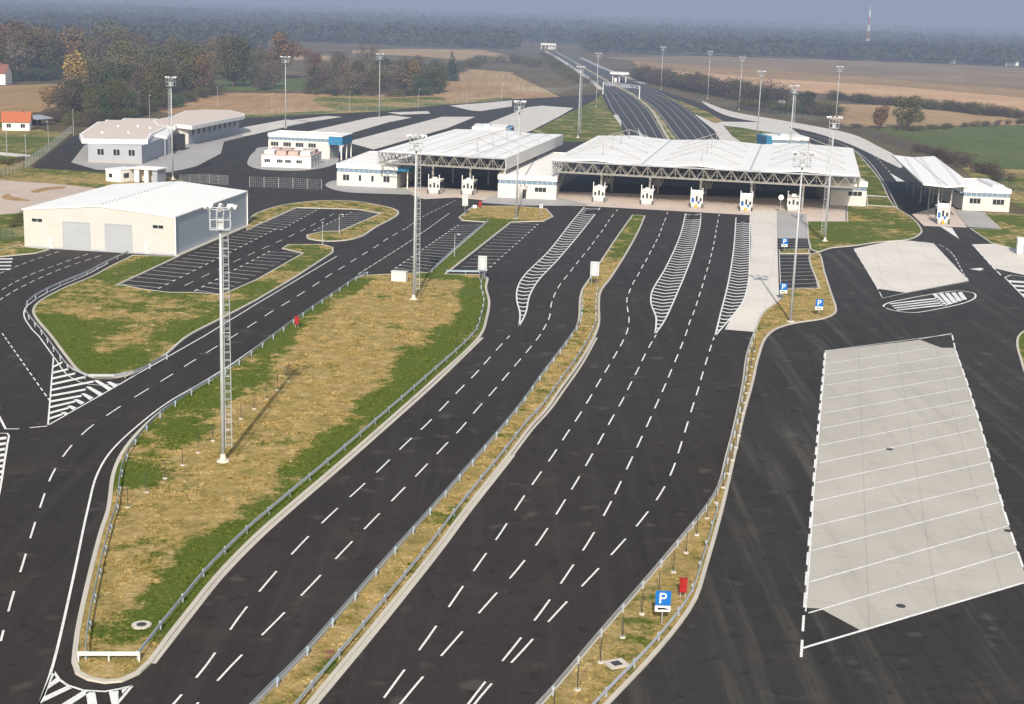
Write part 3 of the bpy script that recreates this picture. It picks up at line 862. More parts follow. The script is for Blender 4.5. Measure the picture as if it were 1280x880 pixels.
# arrow-shaped marks by the right-hand booth
stripes([[(1175, 283), (1190, 285), (1199, 299)], [(1112, 216), (1131, 227), (1121, 227)]])
stripes([[(1212, 336.5), (1226, 335), (1230, 336.5), (1225, 338.6)]])
line([(801, 171), (797, 160), (803, 171)], .8, .03, 'paint', False)
# far right-hand ramp
dashes([(918, 146), (1000, 162), (1056, 175), (1090, 193), (1113, 216)], .5, .2, n=24)
line([(1123, 262), (1104, 226), (1084, 200), (1068, 188), (1040, 176), (1000, 166)], .18, .02)
# pale joints, manholes and patches in the grass
for (x, y) in ((177, 784),):
    c = g2(x, y)
    structure('manhole', MB().prism([(c[0] + .75 * math.cos(t * PI / 6), c[1] + .75 * math.sin(t * PI / 6)) for t in range(12)], .1, .2), 'foot')
    structure('manhole', MB().prism([(c[0] + .38 * math.cos(t * PI / 6), c[1] + .38 * math.sin(t * PI / 6)) for t in range(12)], .2, .22), 'dark')
c = Fr(g2(760, 834), g2(780, 830))
structure('drain_surround', MB(c).box(-.1, 1.5, -.7, .7, .1, .18), 'foot')
structure('drain_surround', MB(c).box(.35, 1.05, -.35, .35, .18, .2), 'dark')
for (x, y, r) in ((413, 817, .35), (410, 824, .2)):
    c = g2(x, y)
    structure('drain_hole', MB().prism([(c[0] + r * math.cos(t * PI / 5), c[1] + r * math.sin(t * PI / 5)) for t in range(10)], .1, .135), 'rooftile_old')
for (x, y) in ((1112, 562), (1126, 758), (1260, 664), (1241, 787)):
    c = g2(x, y)
    structure('manhole', MB().prism([(c[0] + .4 * math.cos(t * PI / 5), c[1] + .4 * math.sin(t * PI / 5)) for t in range(10)], .0, .03), 'dark')
# ragged tufts standing in the verges (nobody could count them)
def inside(p, poly):
    c = False; x, y = p; j = len(poly) - 1
    for i in range(len(poly)):
        a, b = poly[i], poly[j]
        if (a[1] > y) != (b[1] > y) and x < (b[0] - a[0]) * (y - a[1]) / (b[1] - a[1]) + a[0]: c = not c
        j = i
    return c
def tufts(poly, n, mat, label, hmax=.17):
    rnd = random.Random(int(n))
    x0, x1 = min(p[0] for p in poly), max(p[0] for p in poly); y0, y1 = min(p[1] for p in poly), max(p[1] for p in poly)
    b = MB(); k = 0; tries = 0
    while k < n and tries < n * 30:
        tries += 1
        p = (rnd.uniform(x0, x1), rnd.uniform(y0, y1))
        if mnoise.noise(Vector((p[0] * .35, p[1] * .35, 1))) < -.05 or not inside(p, poly): continue
        k += 1
        for j in range(3):
            a = rnd.random() * PI; w = rnd.uniform(.04, .14); h = rnd.uniform(.03, hmax * .75)
            dx, dy = math.cos(a) * w, math.sin(a) * w; lx, ly = rnd.uniform(-.12, .12), rnd.uniform(-.12, .12)
            q = (p[0] + rnd.uniform(-.15, .15), p[1] + rnd.uniform(-.15, .15))
            b.add([Vector((q[0] - dx, q[1] - dy, .1)), Vector((q[0] + dx, q[1] + dy, .1)), Vector((q[0] + dx * .5 + lx, q[1] + dy * .5 + ly, .12 + h)), Vector((q[0] - dx * .6 + lx, q[1] - dy * .6 + ly, .12 + h * .8))], [(0, 1, 2, 3)])
    o = b.build('grass_tufts', mat, None, 'stuff')
    o['label'] = label; o['category'] = 'grass'
tufts(offset(polyA, .6, True), 17000, 'grassA', 'rough green and straw coloured grass tufts on the big central island')
tufts(offset(polyB, .6, True), 4500, 'grassB', 'rough grass tufts on the island in front of the hangar')
tufts(offset(polyC, .6, True), 1500, 'grassC', 'short yellowish grass tufts round the car park')
tufts(offset(polyD, .5, True), 3000, 'grassD', 'dry grass tufts on the narrow median between the carriageways')
tufts(offset(polyE, .5, True), 2600, 'grassD', 'dry grass tufts on the median with the parking sign')
tufts(offset(polyF, .6, True), 3500, 'grassF', 'green grass tufts on the lawn before the right-hand canopy')

# ================================================================== GUARD RAILS
def inset(px, o):
    return offset(spline(gp(px), 2.0), o)
def guardrail(path, label, face=1, step=5.2, mat='galvb', group='steel guard rails along the kerbs'):
    """path: ground points; face: side on which the corrugated beam sits"""
    S = arc(path)
    o = thing('guard_rail', label, 'guard rail', (path[0][0], path[0][1], .12), group)
    sec = [(0, .44), (.05 * face, .50), (0, .58), (.0, .62), (.05 * face, .70), (0, .76), (-.012 * face, .76), (-.012 * face, .44), (0, .44)]
    MB().sweep(path, [(a, b + .12) for a, b in sec]).build('beam', mat, o)
    n = max(1, int(S[-1] / step)); n = min(n, 98)
    me = meshof(MB().box(-.05, .05, -.06, .06, 0, .72).box(-.06, .06, .05 if face < 0 else -.12, .12 if face < 0 else -.05, .42, .7), 'post', mat)
    for i in range(n + 1):
        p = at(path, S, S[-1] * i / n); q = at(path, S, S[-1] * i / n + .5)
        a = math.atan2(q[1] - p[1], q[0] - p[0])
        nx, ny = -math.sin(a), math.cos(a)
        child(o, 'post', me, (p[0] - nx * .08 * face - path[0][0], p[1] - ny * .08 * face - path[0][1], 0), a)
    return o
guardrail(inset(A_L, 1.0), 'long galvanised guard rail curving along the left-hand road side of the big grass island', -1)
guardrail(gp([(98, 829), (174, 829)]), 'short straight pale guard rail closing the tip of the big grass island', -1, 2.0, 'rail')
guardrail(inset(A_R[1:] , 1.0), 'long dark guard rail on the right edge of the big grass island', -1, 5.2, 'galv')
guardrail(offset(gp([(606, 345), (558, 344)]), -.5) , 'short guard rail at the foot of the striped car bays beside the blank sign', 1, 2.5)
guardrail(offset(spline(gp([(607, 279), (575, 305), (536, 341)]), 2), .6), 'guard rail between the car bays and the narrow green strip', 1)
guardrail(inset(D_Lp[:-5], -.45), 'long blue-grey guard rail on the left edge of the narrow median', 1)
guardrail(inset(D_Rp[4:], -.6), 'long galvanised guard rail on the right edge of the narrow median', 1, 5.2, 'galv')
guardrail(inset(E_Lp[:-2], -.4), 'long guard rail on the left edge of the median with the parking sign', 1, 5.2, 'galv')
guardrail(inset(E_Rp[12:], -.5), 'curved guard rail on the right edge of the median beside the red hydrant', 1, 5.2, 'galv')
guardrail(inset(B_O[3:], .9)[::-1] if False else inset(B_O[3:], -.9 if False else .9), 'guard rail round the corner of the grass in front of the hangar', -1, 5.2, 'galv')

# ================================================================== FENCES
def fence(path, label, h=2.0, step=2.5, mat='wire', grid=.35, wr=.012, post=.035, foot=False, group='wire mesh fences', cat='fence', name='wire_fence', base=.12, pm='dark'):
    S = arc(path)
    o = thing(name, label, cat, (path[0][0], path[0][1], 0), group)
    n = max(1, min(96, int(S[-1] / step)))
    pm_ = meshof(MB().tube((0, 0, -.05), (0, 0, h), post, post, 6).tube((0, 0, h), (0, 0, h + .03), post * 1.2, post * .8, 6), 'post', pm)
    fm = meshof(MB().tube((0, 0, -.1), (0, 0, .09), .27, .22, 10), 'footing', 'foot') if foot else None
    for i in range(n + 1):
        p = at(path, S, S[-1] * i / n)
        c = child(o, 'post', pm_, (p[0] - path[0][0], p[1] - path[0][1], base))
        if fm: child(c, 'footing', fm, (0, 0, 0))
    mb = MB()
    k = int(h / grid)
    for j in range(k + 1):
        z = base + .08 + (h - .15) * j / k
        mb.sweep(path, [(0, z - wr), (0, z + wr)])
    m = int(S[-1] / grid)
    for i in range(m):
        p = at(path, S, grid * i); q = at(path, S, grid * i + wr * 2)
        mb.add([Vector((*p, base + .05)), Vector((*q, base + .05)), Vector((*q, base + h - .05)), Vector((*p, base + h - .05))], [(0, 1, 2, 3)])
    mb.build('mesh_panel', mat, o)
    return o
EF = spline(gp([(692, 902), (712, 877), (739.5, 842), (767, 812), (792, 782), (814, 755), (850, 705), (864, 682), (877, 660), (893, 634), (908, 600), (920, 560), (930, 505), (937, 470), (943, 440)]), 2)
fence(EF, 'thin dark wire fence on pale concrete footings along the median with the parking sign', 1.9, 4.75, foot=True, wr=.006, grid=.45)
fence(spline(gp([(160, 636), (190, 612), (214, 594), (236, 577), (256, 560.5), (300, 526), (330, 503), (360, 478)]), 2), 'short open row of dark fence posts on footings beside the nearest floodlight mast', 1.9, 4.2, foot=True, wr=.004, grid=.6)
fence(spline(gp([(872, 126), (920, 136), (975, 145), (1020, 151), (1062, 162), (1100, 175), (1145, 196)]), 4), 'long grey-green mesh fence outside the curving right-hand ramp', 2.4, 4, grid=.6, wr=.03, post=.07, base=0)
fence(gp([(35, 209), (62, 189), (90, 166)]), 'pale mesh fence closing the car yard left of the pink-roofed offices', 2.6, 3, 'wirelight', grid=.35, wr=.022, post=.06, base=0, pm='galv')
fence(gp([(-30, 214), (0, 222), (36, 209)]), 'grey mesh fence at the left edge below the red-roofed house', 2.2, 3, 'wire', grid=.5, wr=.03, post=.06, base=0, pm='galv')
fence(gp([(225, 230), (257, 229), (285, 231)]), 'pale barred sliding gate just behind the hangar roof', 2.4, 2.2, 'wirelight', grid=.35, wr=.011, post=.045, base=0, pm='galv', name='sliding_gate', cat='gate')
fence(gp([(312, 233.5), (356, 235), (402, 237)]), 'white framed barred fence on the asphalt in front of the pink-roofed block', 2.6, 3.6, 'wirelight', grid=.5, wr=.008, post=.045, base=0, pm='rail')
fence(gp([(0, 300), (31, 296)]) , 'dark wire fence left of the hangar', 2.0, 2.5, 'wire', grid=.35, wr=.02, post=.05, base=0)
fence(gp([(640, 113), (700, 115.5), (750, 104)]), 'far pale fence along the foot of the motorway embankment', 2.2, 8, 'wirelight', grid=1.1, wr=.03, post=.07, base=0, pm='galv')
fence(gp([(300, 144), (400, 142), (470, 138.5), (560, 130), (625, 124)]), 'long pale perimeter fence behind the concrete lorry lanes', 2.2, 6, 'wirelight', grid=1.1, wr=.02, post=.05, base=0, pm='galv')
fence(gp([(1280, 245), (1262, 236), (1240, 222)]) , 'wire fence beside the scrub at the right edge', 2.0, 4, 'wire', grid=.5, wr=.03, post=.06, base=0)

# ================================================================== FLOODLIGHT MASTS
def flood_mesh():
    b = MB()
    b.tube((0, 0, .05), (0, .42, -.12), .13, .27, 10)
    b.tube((0, -.12, .1), (0, 0, .05), .08, .13, 8)
    return b
FM = meshof(flood_mesh(), 'floodlight', 'signwhite')
LM = meshof(MB().tube((0, .421, -.121), (0, .432, -.126), .24, .24, 10), 'lens', 'lens')
def head(o, h, w=.98, d=.75, n=8, tall=2.0):
    b = MB()
    for z in (h - tall, h - tall / 2, h):
        for (x0, y0, x1, y1) in ((-w, -d, w, -d), (w, -d, w, d), (w, d, -w, d), (-w, d, -w, -d)):
            b.tube((x0, y0, z), (x1, y1, z), .05, .05, 4)
    for sx in (-w, -w / 3, w / 3, w):
        for sy in (-d, d):
            b.tube((sx, sy, h - tall), (sx, sy, h), .04, .04, 4)
    b.box(-w, w, -d, d, h - tall - .04, h - tall + .03)
    b.box(-.35, .35, -.25, .25, h - tall, h - tall + 1.0)
    b.build('head_frame', 'mast', o)
    for i in range(n):
        a = 2 * PI * i / n
        f = child(o, 'floodlight', FM, ((w + .1) * math.cos(a) * 1.05, (d + .15) * math.sin(a), h + .22), a - PI / 2)
        child(f, 'lens', LM, (0, 0, 0))
def cage_mast(label, H=26., loc=(0, 0, 0), rot=0, side=1):
    o = thing('floodlight_mast', label, 'light mast', (0, 0, 0), 'tall floodlight masts')
    MB().tube((0, 0, 0), (0, 0, H - 1.2), .24, .13, 12).build('pole', 'mast', o, smooth=True)
    MB().tube((0, 0, -.05), (0, 0, .25), .75, .6, 12).tube((0, 0, .25), (0, 0, .9), .36, .24, 12).build('base', 'foot', o)
    b = MB()
    x0, x1 = .28, .90
    for x, y in ((x0, -.22), (x0, .22), (x1, -.22), (x1, .22), (x1 * 1.05, 0)):
        b.tube((x, y, 1.6), (x * .82, y, H - 2.0), .026, .022, 4)
    z = 1.8; k = 0
    while z < H - 2.2:
        c = 1 - .18 * z / H
        b.tube((x0 * c, -.22, z), (x0 * c, .22, z), .013, .013, 4)
        b.tube((x1 * c, -.22, z + .13), (x1 * 1.05 * c, 0, z + .13), .011, .011, 4); b.tube((x1 * c, .22, z + .13), (x1 * 1.05 * c, 0, z + .13), .011, .011, 4)
        b.tube((x0 * c, .22, z), (x1 * c, .22, z + .13), .012, .012, 4)
        if k % 3 == 0:
            for (ax, ay, bx, by) in ((x0, -.22, x1, -.22), (x1, -.22, x1, .22), (x1, .22, x0, .22)):
                b.tube((ax * c, ay, z), (bx * c, by, z), .02, .02, 4)
        z += .27; k += 1
    for zb in (4.5, 9, 13.5, 18, 22):
        b.tube((0, 0, zb), (x1 * .88, 0, zb), .04, .04, 4)
    b.build('caged_ladder', 'mast', o)
    head(o, H)
    return o
def slim_mast(label, H=26.):
    o = thing('floodlight_mast', label, 'light mast', (0, 0, 0), 'tall floodlight masts')
    MB().tube((0, 0, 0), (0, 0, H - 1.0), .22, .12, 12).build('pole', 'mast', o, smooth=True)
    MB().tube((0, 0, -.05), (0, 0, .2), .7, .6, 12).build('base', 'foot', o)
    head(o, H, 1.25, .7, 8, 1.9)
    return o
CM = cage_mast('nearest floodlight mast with a caged ladder on the big grass island')
SM = slim_mast('slim white floodlight mast on the grass wedge among the blue parking signs')
def place(proto, xy, rot=0, label=None, first=[set()]):
    if proto.name in first[0]:
        o = dup(proto, (xy[0], xy[1], 0), rot, label)
    else:
        first[0].add(proto.name); o = proto
        o.location = (xy[0], xy[1], .05); o.rotation_euler = (0, 0, rot)
        if label: o['label'] = label
        WLOC[o.name] = Vector((xy[0], xy[1], 0))
    return o
place(CM, g2(279, 578), .15)
place(CM, g2(517, 375), .2, 'floodlight mast with a caged ladder beside the cream cabinet')
place(SM, g2(988, 403), 0)
place(CM, g2(1031, 302), PI - .2, 'floodlight mast with a caged ladder on the green in front of the right-hand canopy')
place(CM, g2(216, 224), PI - .3, 'floodlight mast standing between the hangar and the pink-roofed offices')
place(SM, g2(357, 160), .3, 'floodlight mast on the concrete lane behind the pink-roofed block')
place(SM, g2(474, 147), .6, 'floodlight mast at the far end of the concrete lorry lanes')
place(SM, g2(645, 274), 1.2, 'slender floodlight mast on the small kerbed island before the middle office')
place(CM, g2(726, 84, 26), .1, 'left one of the twin masts rising behind the gap between the two white canopies')
place(SM, g2(748, 67, 26), .5, 'taller-looking right one of the twin masts behind the long canopy, nearest the motorway')
place(SM, g2(829, 59, 26), .2, 'farthest floodlight mast right of the motorway, leftmost of that row')
place(SM, g2(888, 65, 26), .9, 'floodlight mast second from the motorway in the row by the dark hedge')
place(SM, g2(928, 72, 26), .4, 'floodlight mast between the dark hedge and the pale curving verge')
place(SM, g2(952, 90, 26), .7, 'floodlight mast rising from behind the middle of the long canopy')
place(CM, g2(993, 108, 26), 0.2, 'floodlight mast with a caged ladder by the small blue-ended hut behind the long canopy')
place(SM, g2(1050, 84, 26), .6, 'floodlight mast beside the right-hand ramp in front of the brown bush')

# street lamps
def lamp(label, H, group='street lamps round the compound'):
    o = thing('street_lamp', label, 'street lamp', (0, 0, 0), group)
    MB().tube((0, 0, 0), (0, 0, H), .11, .06, 8).build('pole', 'galv', o)
    MB().tube((0, 0, H), (0, -.7, H + .15), .05, .04, 6).build('arm', 'galv', o)
    b = MB(); b.hexa([(-.14, -1.35, H + .1), (.14, -1.35, H + .1), (.18, -.6, H + .06), (-.18, -.6, H + .06), (-.08, -1.3, H + .2), (.08, -1.3, H + .2), (.12, -.6, H + .24), (-.12, -.6, H + .24)])
    b.build('lamp_head', 'signwhite', o)
    return o
LP = lamp('street lamp in the field below the red-roofed house', 8.6)
for (x, y, r, lb) in ((9, 196, .4, None), (33, 210, .2, 'street lamp at the lower end of the pale mesh fence'), (61, 188, .1, 'street lamp halfway along the pale mesh fence'), (92, 170, .3, 'street lamp at the top end of the pale mesh fence by the trees'),
                      (187, 147, .6, 'street lamp behind the roof of the pink-roofed offices'), (272, 134, .2, 'street lamp on the field edge behind the long office wing')):
    place(LP, g2(x, y), r, lb)
for (x, y) in ((340, 143), (437, 139.5), (523, 135), (583, 130), (627, 126)):
    dup(LP, (*g2(x, y), 0), R.random(), 'street lamp in the even row along the field edge behind the lorry lanes')
for (x, y, lb) in ((424, 295, 'thin blue-grey lamp pole on the tip of the grass ring round the car park'), (403, 306, 'thin lamp pole at the car park entrance'), (568, 322, 'thin lamp pole beside the car bays on the green strip')):
    o = dup(LP, (*g2(x, y), .1), R.random() * 3, lb, scale=(.8, .8, .5))

# ================================================================== SIGNS
def p_letter(b, w, z0, z1, y):
    """a capital P as a thin slab"""
    t = w * .22; hgt_ = z1 - z0
    b.box(-w / 2, -w / 2 + t, y, y + .012, z0, z1)
    cz = z1 - hgt_ * .29; r = hgt_ * .29; ri = r - t * .9
    x0 = -w / 2 + t; xs = w / 2 - r
    out, inn = [], []
    for i in range(11):
        a = PI / 2 - PI * i / 10
        out.append((xs + r * math.cos(a), cz + r * math.sin(a)))
        inn.append((xs + ri * math.cos(a), cz + ri * math.sin(a)))
    out = [(x0, cz + r)] + out + [(x0, cz - r)]
    inn = [(x0, cz + ri)] + inn + [(x0, cz - ri)]
    for i in range(len(out) - 1):
        a, c, d, e = out[i], out[i + 1], inn[i + 1], inn[i]
        b.hexa([(a[0], y, a[1]), (c[0], y, c[1]), (c[0], y + .012, c[1]), (a[0], y + .012, a[1]), (e[0], y, e[1]), (d[0], y, d[1]), (d[0], y + .012, d[1]), (e[0], y + .012, e[1])])
def rrect(w, z0, z1, r=.1, n=4):
    pts = []
    for cx, cz, a0 in ((w / 2 - r, z0 + r, -90), (w / 2 - r, z1 - r, 0), (-w / 2 + r, z1 - r, 90), (-w / 2 + r, z0 + r, 180)):
        for i in range(n + 1):
            a = RD(a0 + 90 * i / n)
            pts.append((cx + r * math.cos(a), cz + r * math.sin(a)))
    return pts
def plate(b, pts, y0, y1):
    n = len(pts)
    vs = [b.fr(x, y0, z) for x, z in pts] + [b.fr(x, y1, z) for x, z in pts]
    b.add(vs, [tuple(range(n)), tuple(range(n, 2 * n))[::-1]] + [(i, n + i, n + (i + 1) % n, (i + 1) % n) for i in range(n)])
    return b
def parking_sign(label, panel=True, S=1.2, zb=1.55):
    o = thing('parking_sign', label, 'road sign', (0, 0, 0), 'blue parking signs')
    MB().tube((0, .03, -.1), (0, .03, zb + S), .04, .04, 8).build('post', 'galv', o)
    bo = plate(MB(), rrect(S, zb, zb + S), -.03, 0).build('sign_panel', 'signblue', o)
    e = plate(MB(), rrect(S * .93, zb + S * .035, zb + S * .965), -.034, -.031)
    e = plate(MB(), rrect(S, zb, zb + S), -.03, -.029) if False else None
    l = MB(); p_letter(l, S * .46, zb + S * .16, zb + S * .86, -.046); l.build('letter', 'signwhite', bo)
    if panel:
        q = plate(MB(), rrect(S, zb - .5, zb - .03, .05), -.03, 0).build('supplementary_panel', 'signwhite', o)
        MB().box(-S * .33, S * .18, -.044, -.032, zb - .33, zb - .17).box(S * .2, S * .33, -.044, -.032, zb - .33, zb - .22).tube((-S * .2, -.044, zb - .35), (-S * .2, -.032, zb - .35), .05, .05, 8).tube((S * .22, -.044, zb - .35), (S * .22, -.032, zb - .35), .05, .05, 8).build('lorry_pictogram', 'black', q)
    return o
PS = parking_sign('nearest blue parking sign with a white lorry panel, on the median beside the red hydrant')
PS.location = (*g2(827, 782), .12)
for (x, y, lb) in ((980, 315.5, 'blue parking sign in front of the grey paving, farthest of the four'), (978.5, 375, 'blue parking sign at the left side of the striped car bays'), (1023, 396, 'blue parking sign at the right corner of the grass wedge')):
    dup(PS, (*g2(x, y), .12), 0, lb)
def blank_sign(label, xy, w, z0, z1, posts=2, rot=0, name='sign_board'):
    o = thing(name, label, 'road sign', (0, 0, 0))
    plate(MB(), rrect(w, z0, z1, .06), 0, .03).build('sign_panel', 'signback', o)
    for x in ((-w * .32, w * .32) if posts == 2 else (0,)):
        MB().tube((x, -.04, -.1), (x, -.04, z1 - .1), .04, .04, 8).build('post', 'galv', o)
    MB().box(-w * .45, w * .45, -.03, -.002, z0 + .25, z0 + .32).box(-w * .45, w * .45, -.03, -.002, z1 - .35, z1 - .28).build('bracket', 'galv', o)
    o.location = (*xy, .12); o.rotation_euler = (0, 0, rot)
    return o
blank_sign('blank grey back of a tall sign at the corner of the striped car bays', g2(602.5, 350.5), 1.5, 1.7, 4.2)
blank_sign('blank pale back of a sign standing in the narrow median', g2(742.5, 358), 1.5, 1.7, 4.2)
blank_sign('narrow pale sign back on the left corner of the kerbed island', g2(581, 269), 1.3, 2.0, 4.8, 1)
blank_sign('small pale sign plate at the right end of the kerbed island before the middle office', g2(676, 273), .8, 2.2, 3.2, 1)
o = thing('round_sign', 'round white sign on a thin pole left of the isolated booth', 'road sign', (*g2(975, 266), .05))
MB().tube((0, 0, 0), (0, 0, 3.9), .05, .05, 8).build('post', 'galv', o)
WLOC[o.name] = Vector((0, 0, 0))
for c in list(o.children): bpy.data.objects.remove(c)
MB().tube((0, 0, 0), (0, 0, 3.6), .05, .05, 8).build('post', 'galv', o)
MB().tube((0, -.08, 3.7), (0, -.05, 3.7), .65, .65, 20).build('sign_disc', 'signwhite', o)

# ================================================================== SMALL THINGS
def hydrant(label, xy, s=1., group='red hydrant cabinets'):
    o = thing('hydrant_cabinet', label, 'hydrant cabinet', (0, 0, 0), group)
    MB().box(-.3, .3, -.16, .16, .45, 1.55).build('cabinet', 'red', o)
    MB().box(-.34, .34, -.2, .2, 1.55, 1.62).build('lid', 'red', o)
    MB().box(-.27, .27, -.175, -.162, .5, 1.5).build('door', 'red', o)
    for x in (-.2, .2): MB().box(x - .03, x + .03, -.05, .05, -.05, .45).build('leg', 'galv', o)
    o.location = (*xy, .12); o.scale = (s, s, s)
    return o
hydrant('red hydrant cabinet right of the nearest parking sign', g2(853, 748))
hydrant('red hydrant cabinet behind the guard rail on the left edge of the big island', g2(371, 410))
hydrant('red hydrant cabinet on the small kerbed island near the left booths', g2(600, 262), 1.15)
c = Fr(g2(489, 352), g2(507, 353.5))
o = thing('utility_cabinet', 'cream utility cabinet at the top of the big grass island', 'cabinet', (*g2(489, 352), 0))
MB(c).box(0, c.w, 0, 1.1, .12, 1.75).build('cabinet', 'cream', o)
MB(c).box(-.08, c.w + .08, -.08, 1.18, 1.75, 1.86).build('lid', 'cream', o)
for i in range(3): MB(c).box(.06 + i * c.w / 3, (i + 1) * c.w / 3 - .06, -.02, -.003, .25, 1.68).build('door', 'cream', o)
c = Fr(g2(1271, 318), g2(1300, 320))
o = thing('white_container', 'white box-shaped cabin on the concrete at the right edge', 'container', (*g2(1271, 318), 0))
MB(c).box(0, c.w, 0, 4, .1, 3.0).build('body', 'white', o)
MB(c).box(-.1, c.w + .1, -.1, 4.1, 3.0, 3.12).build('roof', 'white', o)
MB(c).box(1, 1.9, -.03, -.003, .15, 2.2).build('door', 'greywall', o)
c = Fr(g2(591, 261), g2(597, 261))
o = thing('white_box', 'small white box beside the red hydrant on the kerbed island', 'cabinet', (*g2(591, 261), 0))
MB(c).box(0, .9, 0, .5, .12, .8).build('cabinet', 'signwhite', o)
MB(c).box(-.04, .94, -.04, .54, .8, .86).build('lid', 'signwhite', o)

# ================================================================== BOOTHS
def booth(label, blue=False):
    o = thing('toll_booth', label, 'control booth', (0, 0, 0), 'control booths under the canopies')
    MB().box(-1.65, 1.65, 0, 6, .0, .25).build('plinth', 'paver', o)
    bd = MB().box(-1.3, 1.3, .5, 4.5, .25, 3.2).build('body', 'cream', o)
    MB().box(-1.5, 1.5, .35, 4.65, 3.3, 3.55).build('roof', 'white', o)
    for x in (-.95, 0, .95):
        f = MB().box(x - .3, x + .3, .46, .497, 1.5, 2.45 if x else 2.9).build('window', 'frame', o)
        MB().box(x - .24, x + .24, .44, .458, 1.56, 2.39 if x else 2.84).build('pane', 'glass', f)
    for x in (-1.355, 1.355):
        s = .003 if x > 0 else -.04
        f = MB().box(x + s, x + s + .037, 1.1, 4.0, 1.4, 2.8).build('window', 'glass', o)
    for x in (-1.4, 1.4):
        MB().tube((x, .1, .0), (x, .1, 4.9), .11, .11, 6).build('corner_pole', 'signwhite', o)
    MB().box(-.5, .5, 1, 2.2, 3.55, 4.1).build('roof_unit', 'signwhite', o)
    for x in (-1.45, 1.45):
        MB().box(x - .15, x + .15, -.5, -.2, 0, 1.1).build('bollard', 'dark', o)
    if blue:
        MB().box(-1.25, -.6, .38, .43, 1.3, 2.2).box(.25, .75, .38, .43, 1.0, 1.6).build('blue_notice', 'signblue', o)
        MB().tube((0, -.5, .0), (0, -.5, .9), .3, .26, 8).build('crash_cushion', 'yellow', o)
        MB().box(-1.3, 1.3, .6, .75, 3.55, 4.3).build('traffic_light_panel', 'signwhite', o)
    return o
B1 = booth('white control booth at the end of the hatched lane, leftmost under the long canopy')
B2 = booth('white control booth with blue notices and a yellow cushion, left one of two', True)
BR = RD(-11)
place(B1, g2(748, 252.5), BR)
place(B1, g2(808, 256), BR, 'white control booth at the head of the narrow grass median')
place(B2, g2(870, 260), BR)
place(B2, g2(932, 264), BR, 'white control booth with blue notices and a yellow cushion beside the long concrete strip')
place(B1, g2(991, 264), BR, 'isolated white booth on the grey paving behind the floodlight mast')
place(B1, g2(542, 242.5), BR, 'white control booth under the shorter canopy, just right of the mast')
place(B1, g2(584, 243.5), BR, 'white control booth under the shorter canopy, next to the middle office')
o = place(B2, g2(1178, 280), RD(-8), 'white control booth under the narrow right-hand canopy')
o.scale = (.95, 1, 1.12)
for i, (x, y) in enumerate(((760, 238), (822, 241), (884, 244), (946, 246))):
    place(B1, g2(x, y - 8), BR, 'white booth standing in deep shade behind the front row under the long canopy')
# ================================================================== BUILDINGS
def window(o, fr, u0, u1, z0, z1, n=1, v=0., pane='glass'):
    f = MB(fr)
    f.box(u0 - .06, u1 + .06, v - .05, v - .004, z0 - .06, z0).box(u0 - .06, u1 + .06, v - .05, v - .004, z1, z1 + .06)
    w = (u1 - u0) / n
    for i in range(n + 1):
        f.box(u0 + w * i - .04, u0 + w * i + .04, v - .05, v - .004, z0, z1)
    fo = f.build('window', 'frame', o)
    MB(fr).box(u0, u1, v - .03, v - .006, z0, z1).build('pane', pane, fo)
def side_window(o, fr, u, v0, v1, z0, z1):
    fo = MB(fr).box(u + .004, u + .05, v0 - .06, v1 + .06, z0 - .06, z0).box(u + .004, u + .05, v0 - .06, v1 + .06, z1, z1 + .06).box(u + .004, u + .05, v0 - .06, v0, z0, z1).box(u + .004, u + .05, v1, v1 + .06, z0, z1).build('window', 'frame', o)
    MB(fr).box(u + .006, u + .03, v0, v1, z0, z1).build('pane', 'glass', fo)

# hangar
h = Fr(g2(31, 309), g2(219, 319.8)); HW, HD, HE, HR_ = h.w, 41.5, 7.0, 8.3
o = thing('hangar', 'large white hangar with two grey roller doors at the left', 'hangar', h(0, 0, 0))
b = MB(h)
vs = [h(0, 0, 0), h(HW, 0, 0), h(HW, 0, HE), h(HW / 2, 0, HR_ - .06), h(0, 0, HE), h(0, HD, 0), h(HW, HD, 0), h(HW, HD, HE), h(HW / 2, HD, HR_ - .06), h(0, HD, HE)]
b.add(vs, [(0, 1, 2, 3, 4), (9, 8, 7, 6, 5), (0, 4, 9, 5)])
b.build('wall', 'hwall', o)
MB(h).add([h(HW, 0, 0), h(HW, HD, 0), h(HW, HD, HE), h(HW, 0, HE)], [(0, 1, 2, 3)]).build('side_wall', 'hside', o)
b = MB(h)
for s in (0, 1):
    u0, u1 = (-.2, HW / 2) if s == 0 else (HW / 2, HW + .2)
    z0, z1 = (HE - .02, HR_) if s == 0 else (HR_, HE - .02)
    b.hexa([(u0, -.15, z0 + .03), (u1, -.15, z1 + .03), (u1, HD + .15, z1 + .03), (u0, HD + .15, z0 + .03), (u0, -.15, z0 + .25), (u1, -.15, z1 + .25), (u1, HD + .15, z1 + .25), (u0, HD + .15, z0 + .25)])
rf = b.build('roof', 'hroof', o)
b = MB(h)
for k in range(26):
    v = 1 + k * 1.55
    b.box(HW / 2 - .45 + (.2 if k % 2 else 0), HW / 2 + .3, v, v + .8, HR_ + .2, HR_ + .42)
b.build('ridge_vent', 'signback', rf)
for u0, u1 in ((7.7, 12.8), (15.9, 20.9)):
    d = MB(h).box(u0, u1, -.04, -.005, .02, 5.15).build('roller_door', 'door', o)
    MB(h).box(u0 - .12, u0, -.08, -.004, 0, 5.3).box(u1, u1 + .12, -.08, -.004, 0, 5.3).box(u0, u1, -.1, -.004, 5.15, 5.3).build('frame', 'greywall', d)
for u0 in (4.7, 23.3):
    d = MB(h).box(u0, u0 + 1.0, -.04, -.005, .02, 2.3).build('door', 'signback', o)
    MB(h).box(u0 + .82, u0 + .92, -.09, -.042, 1.0, 1.1).build('handle', 'dark', d)
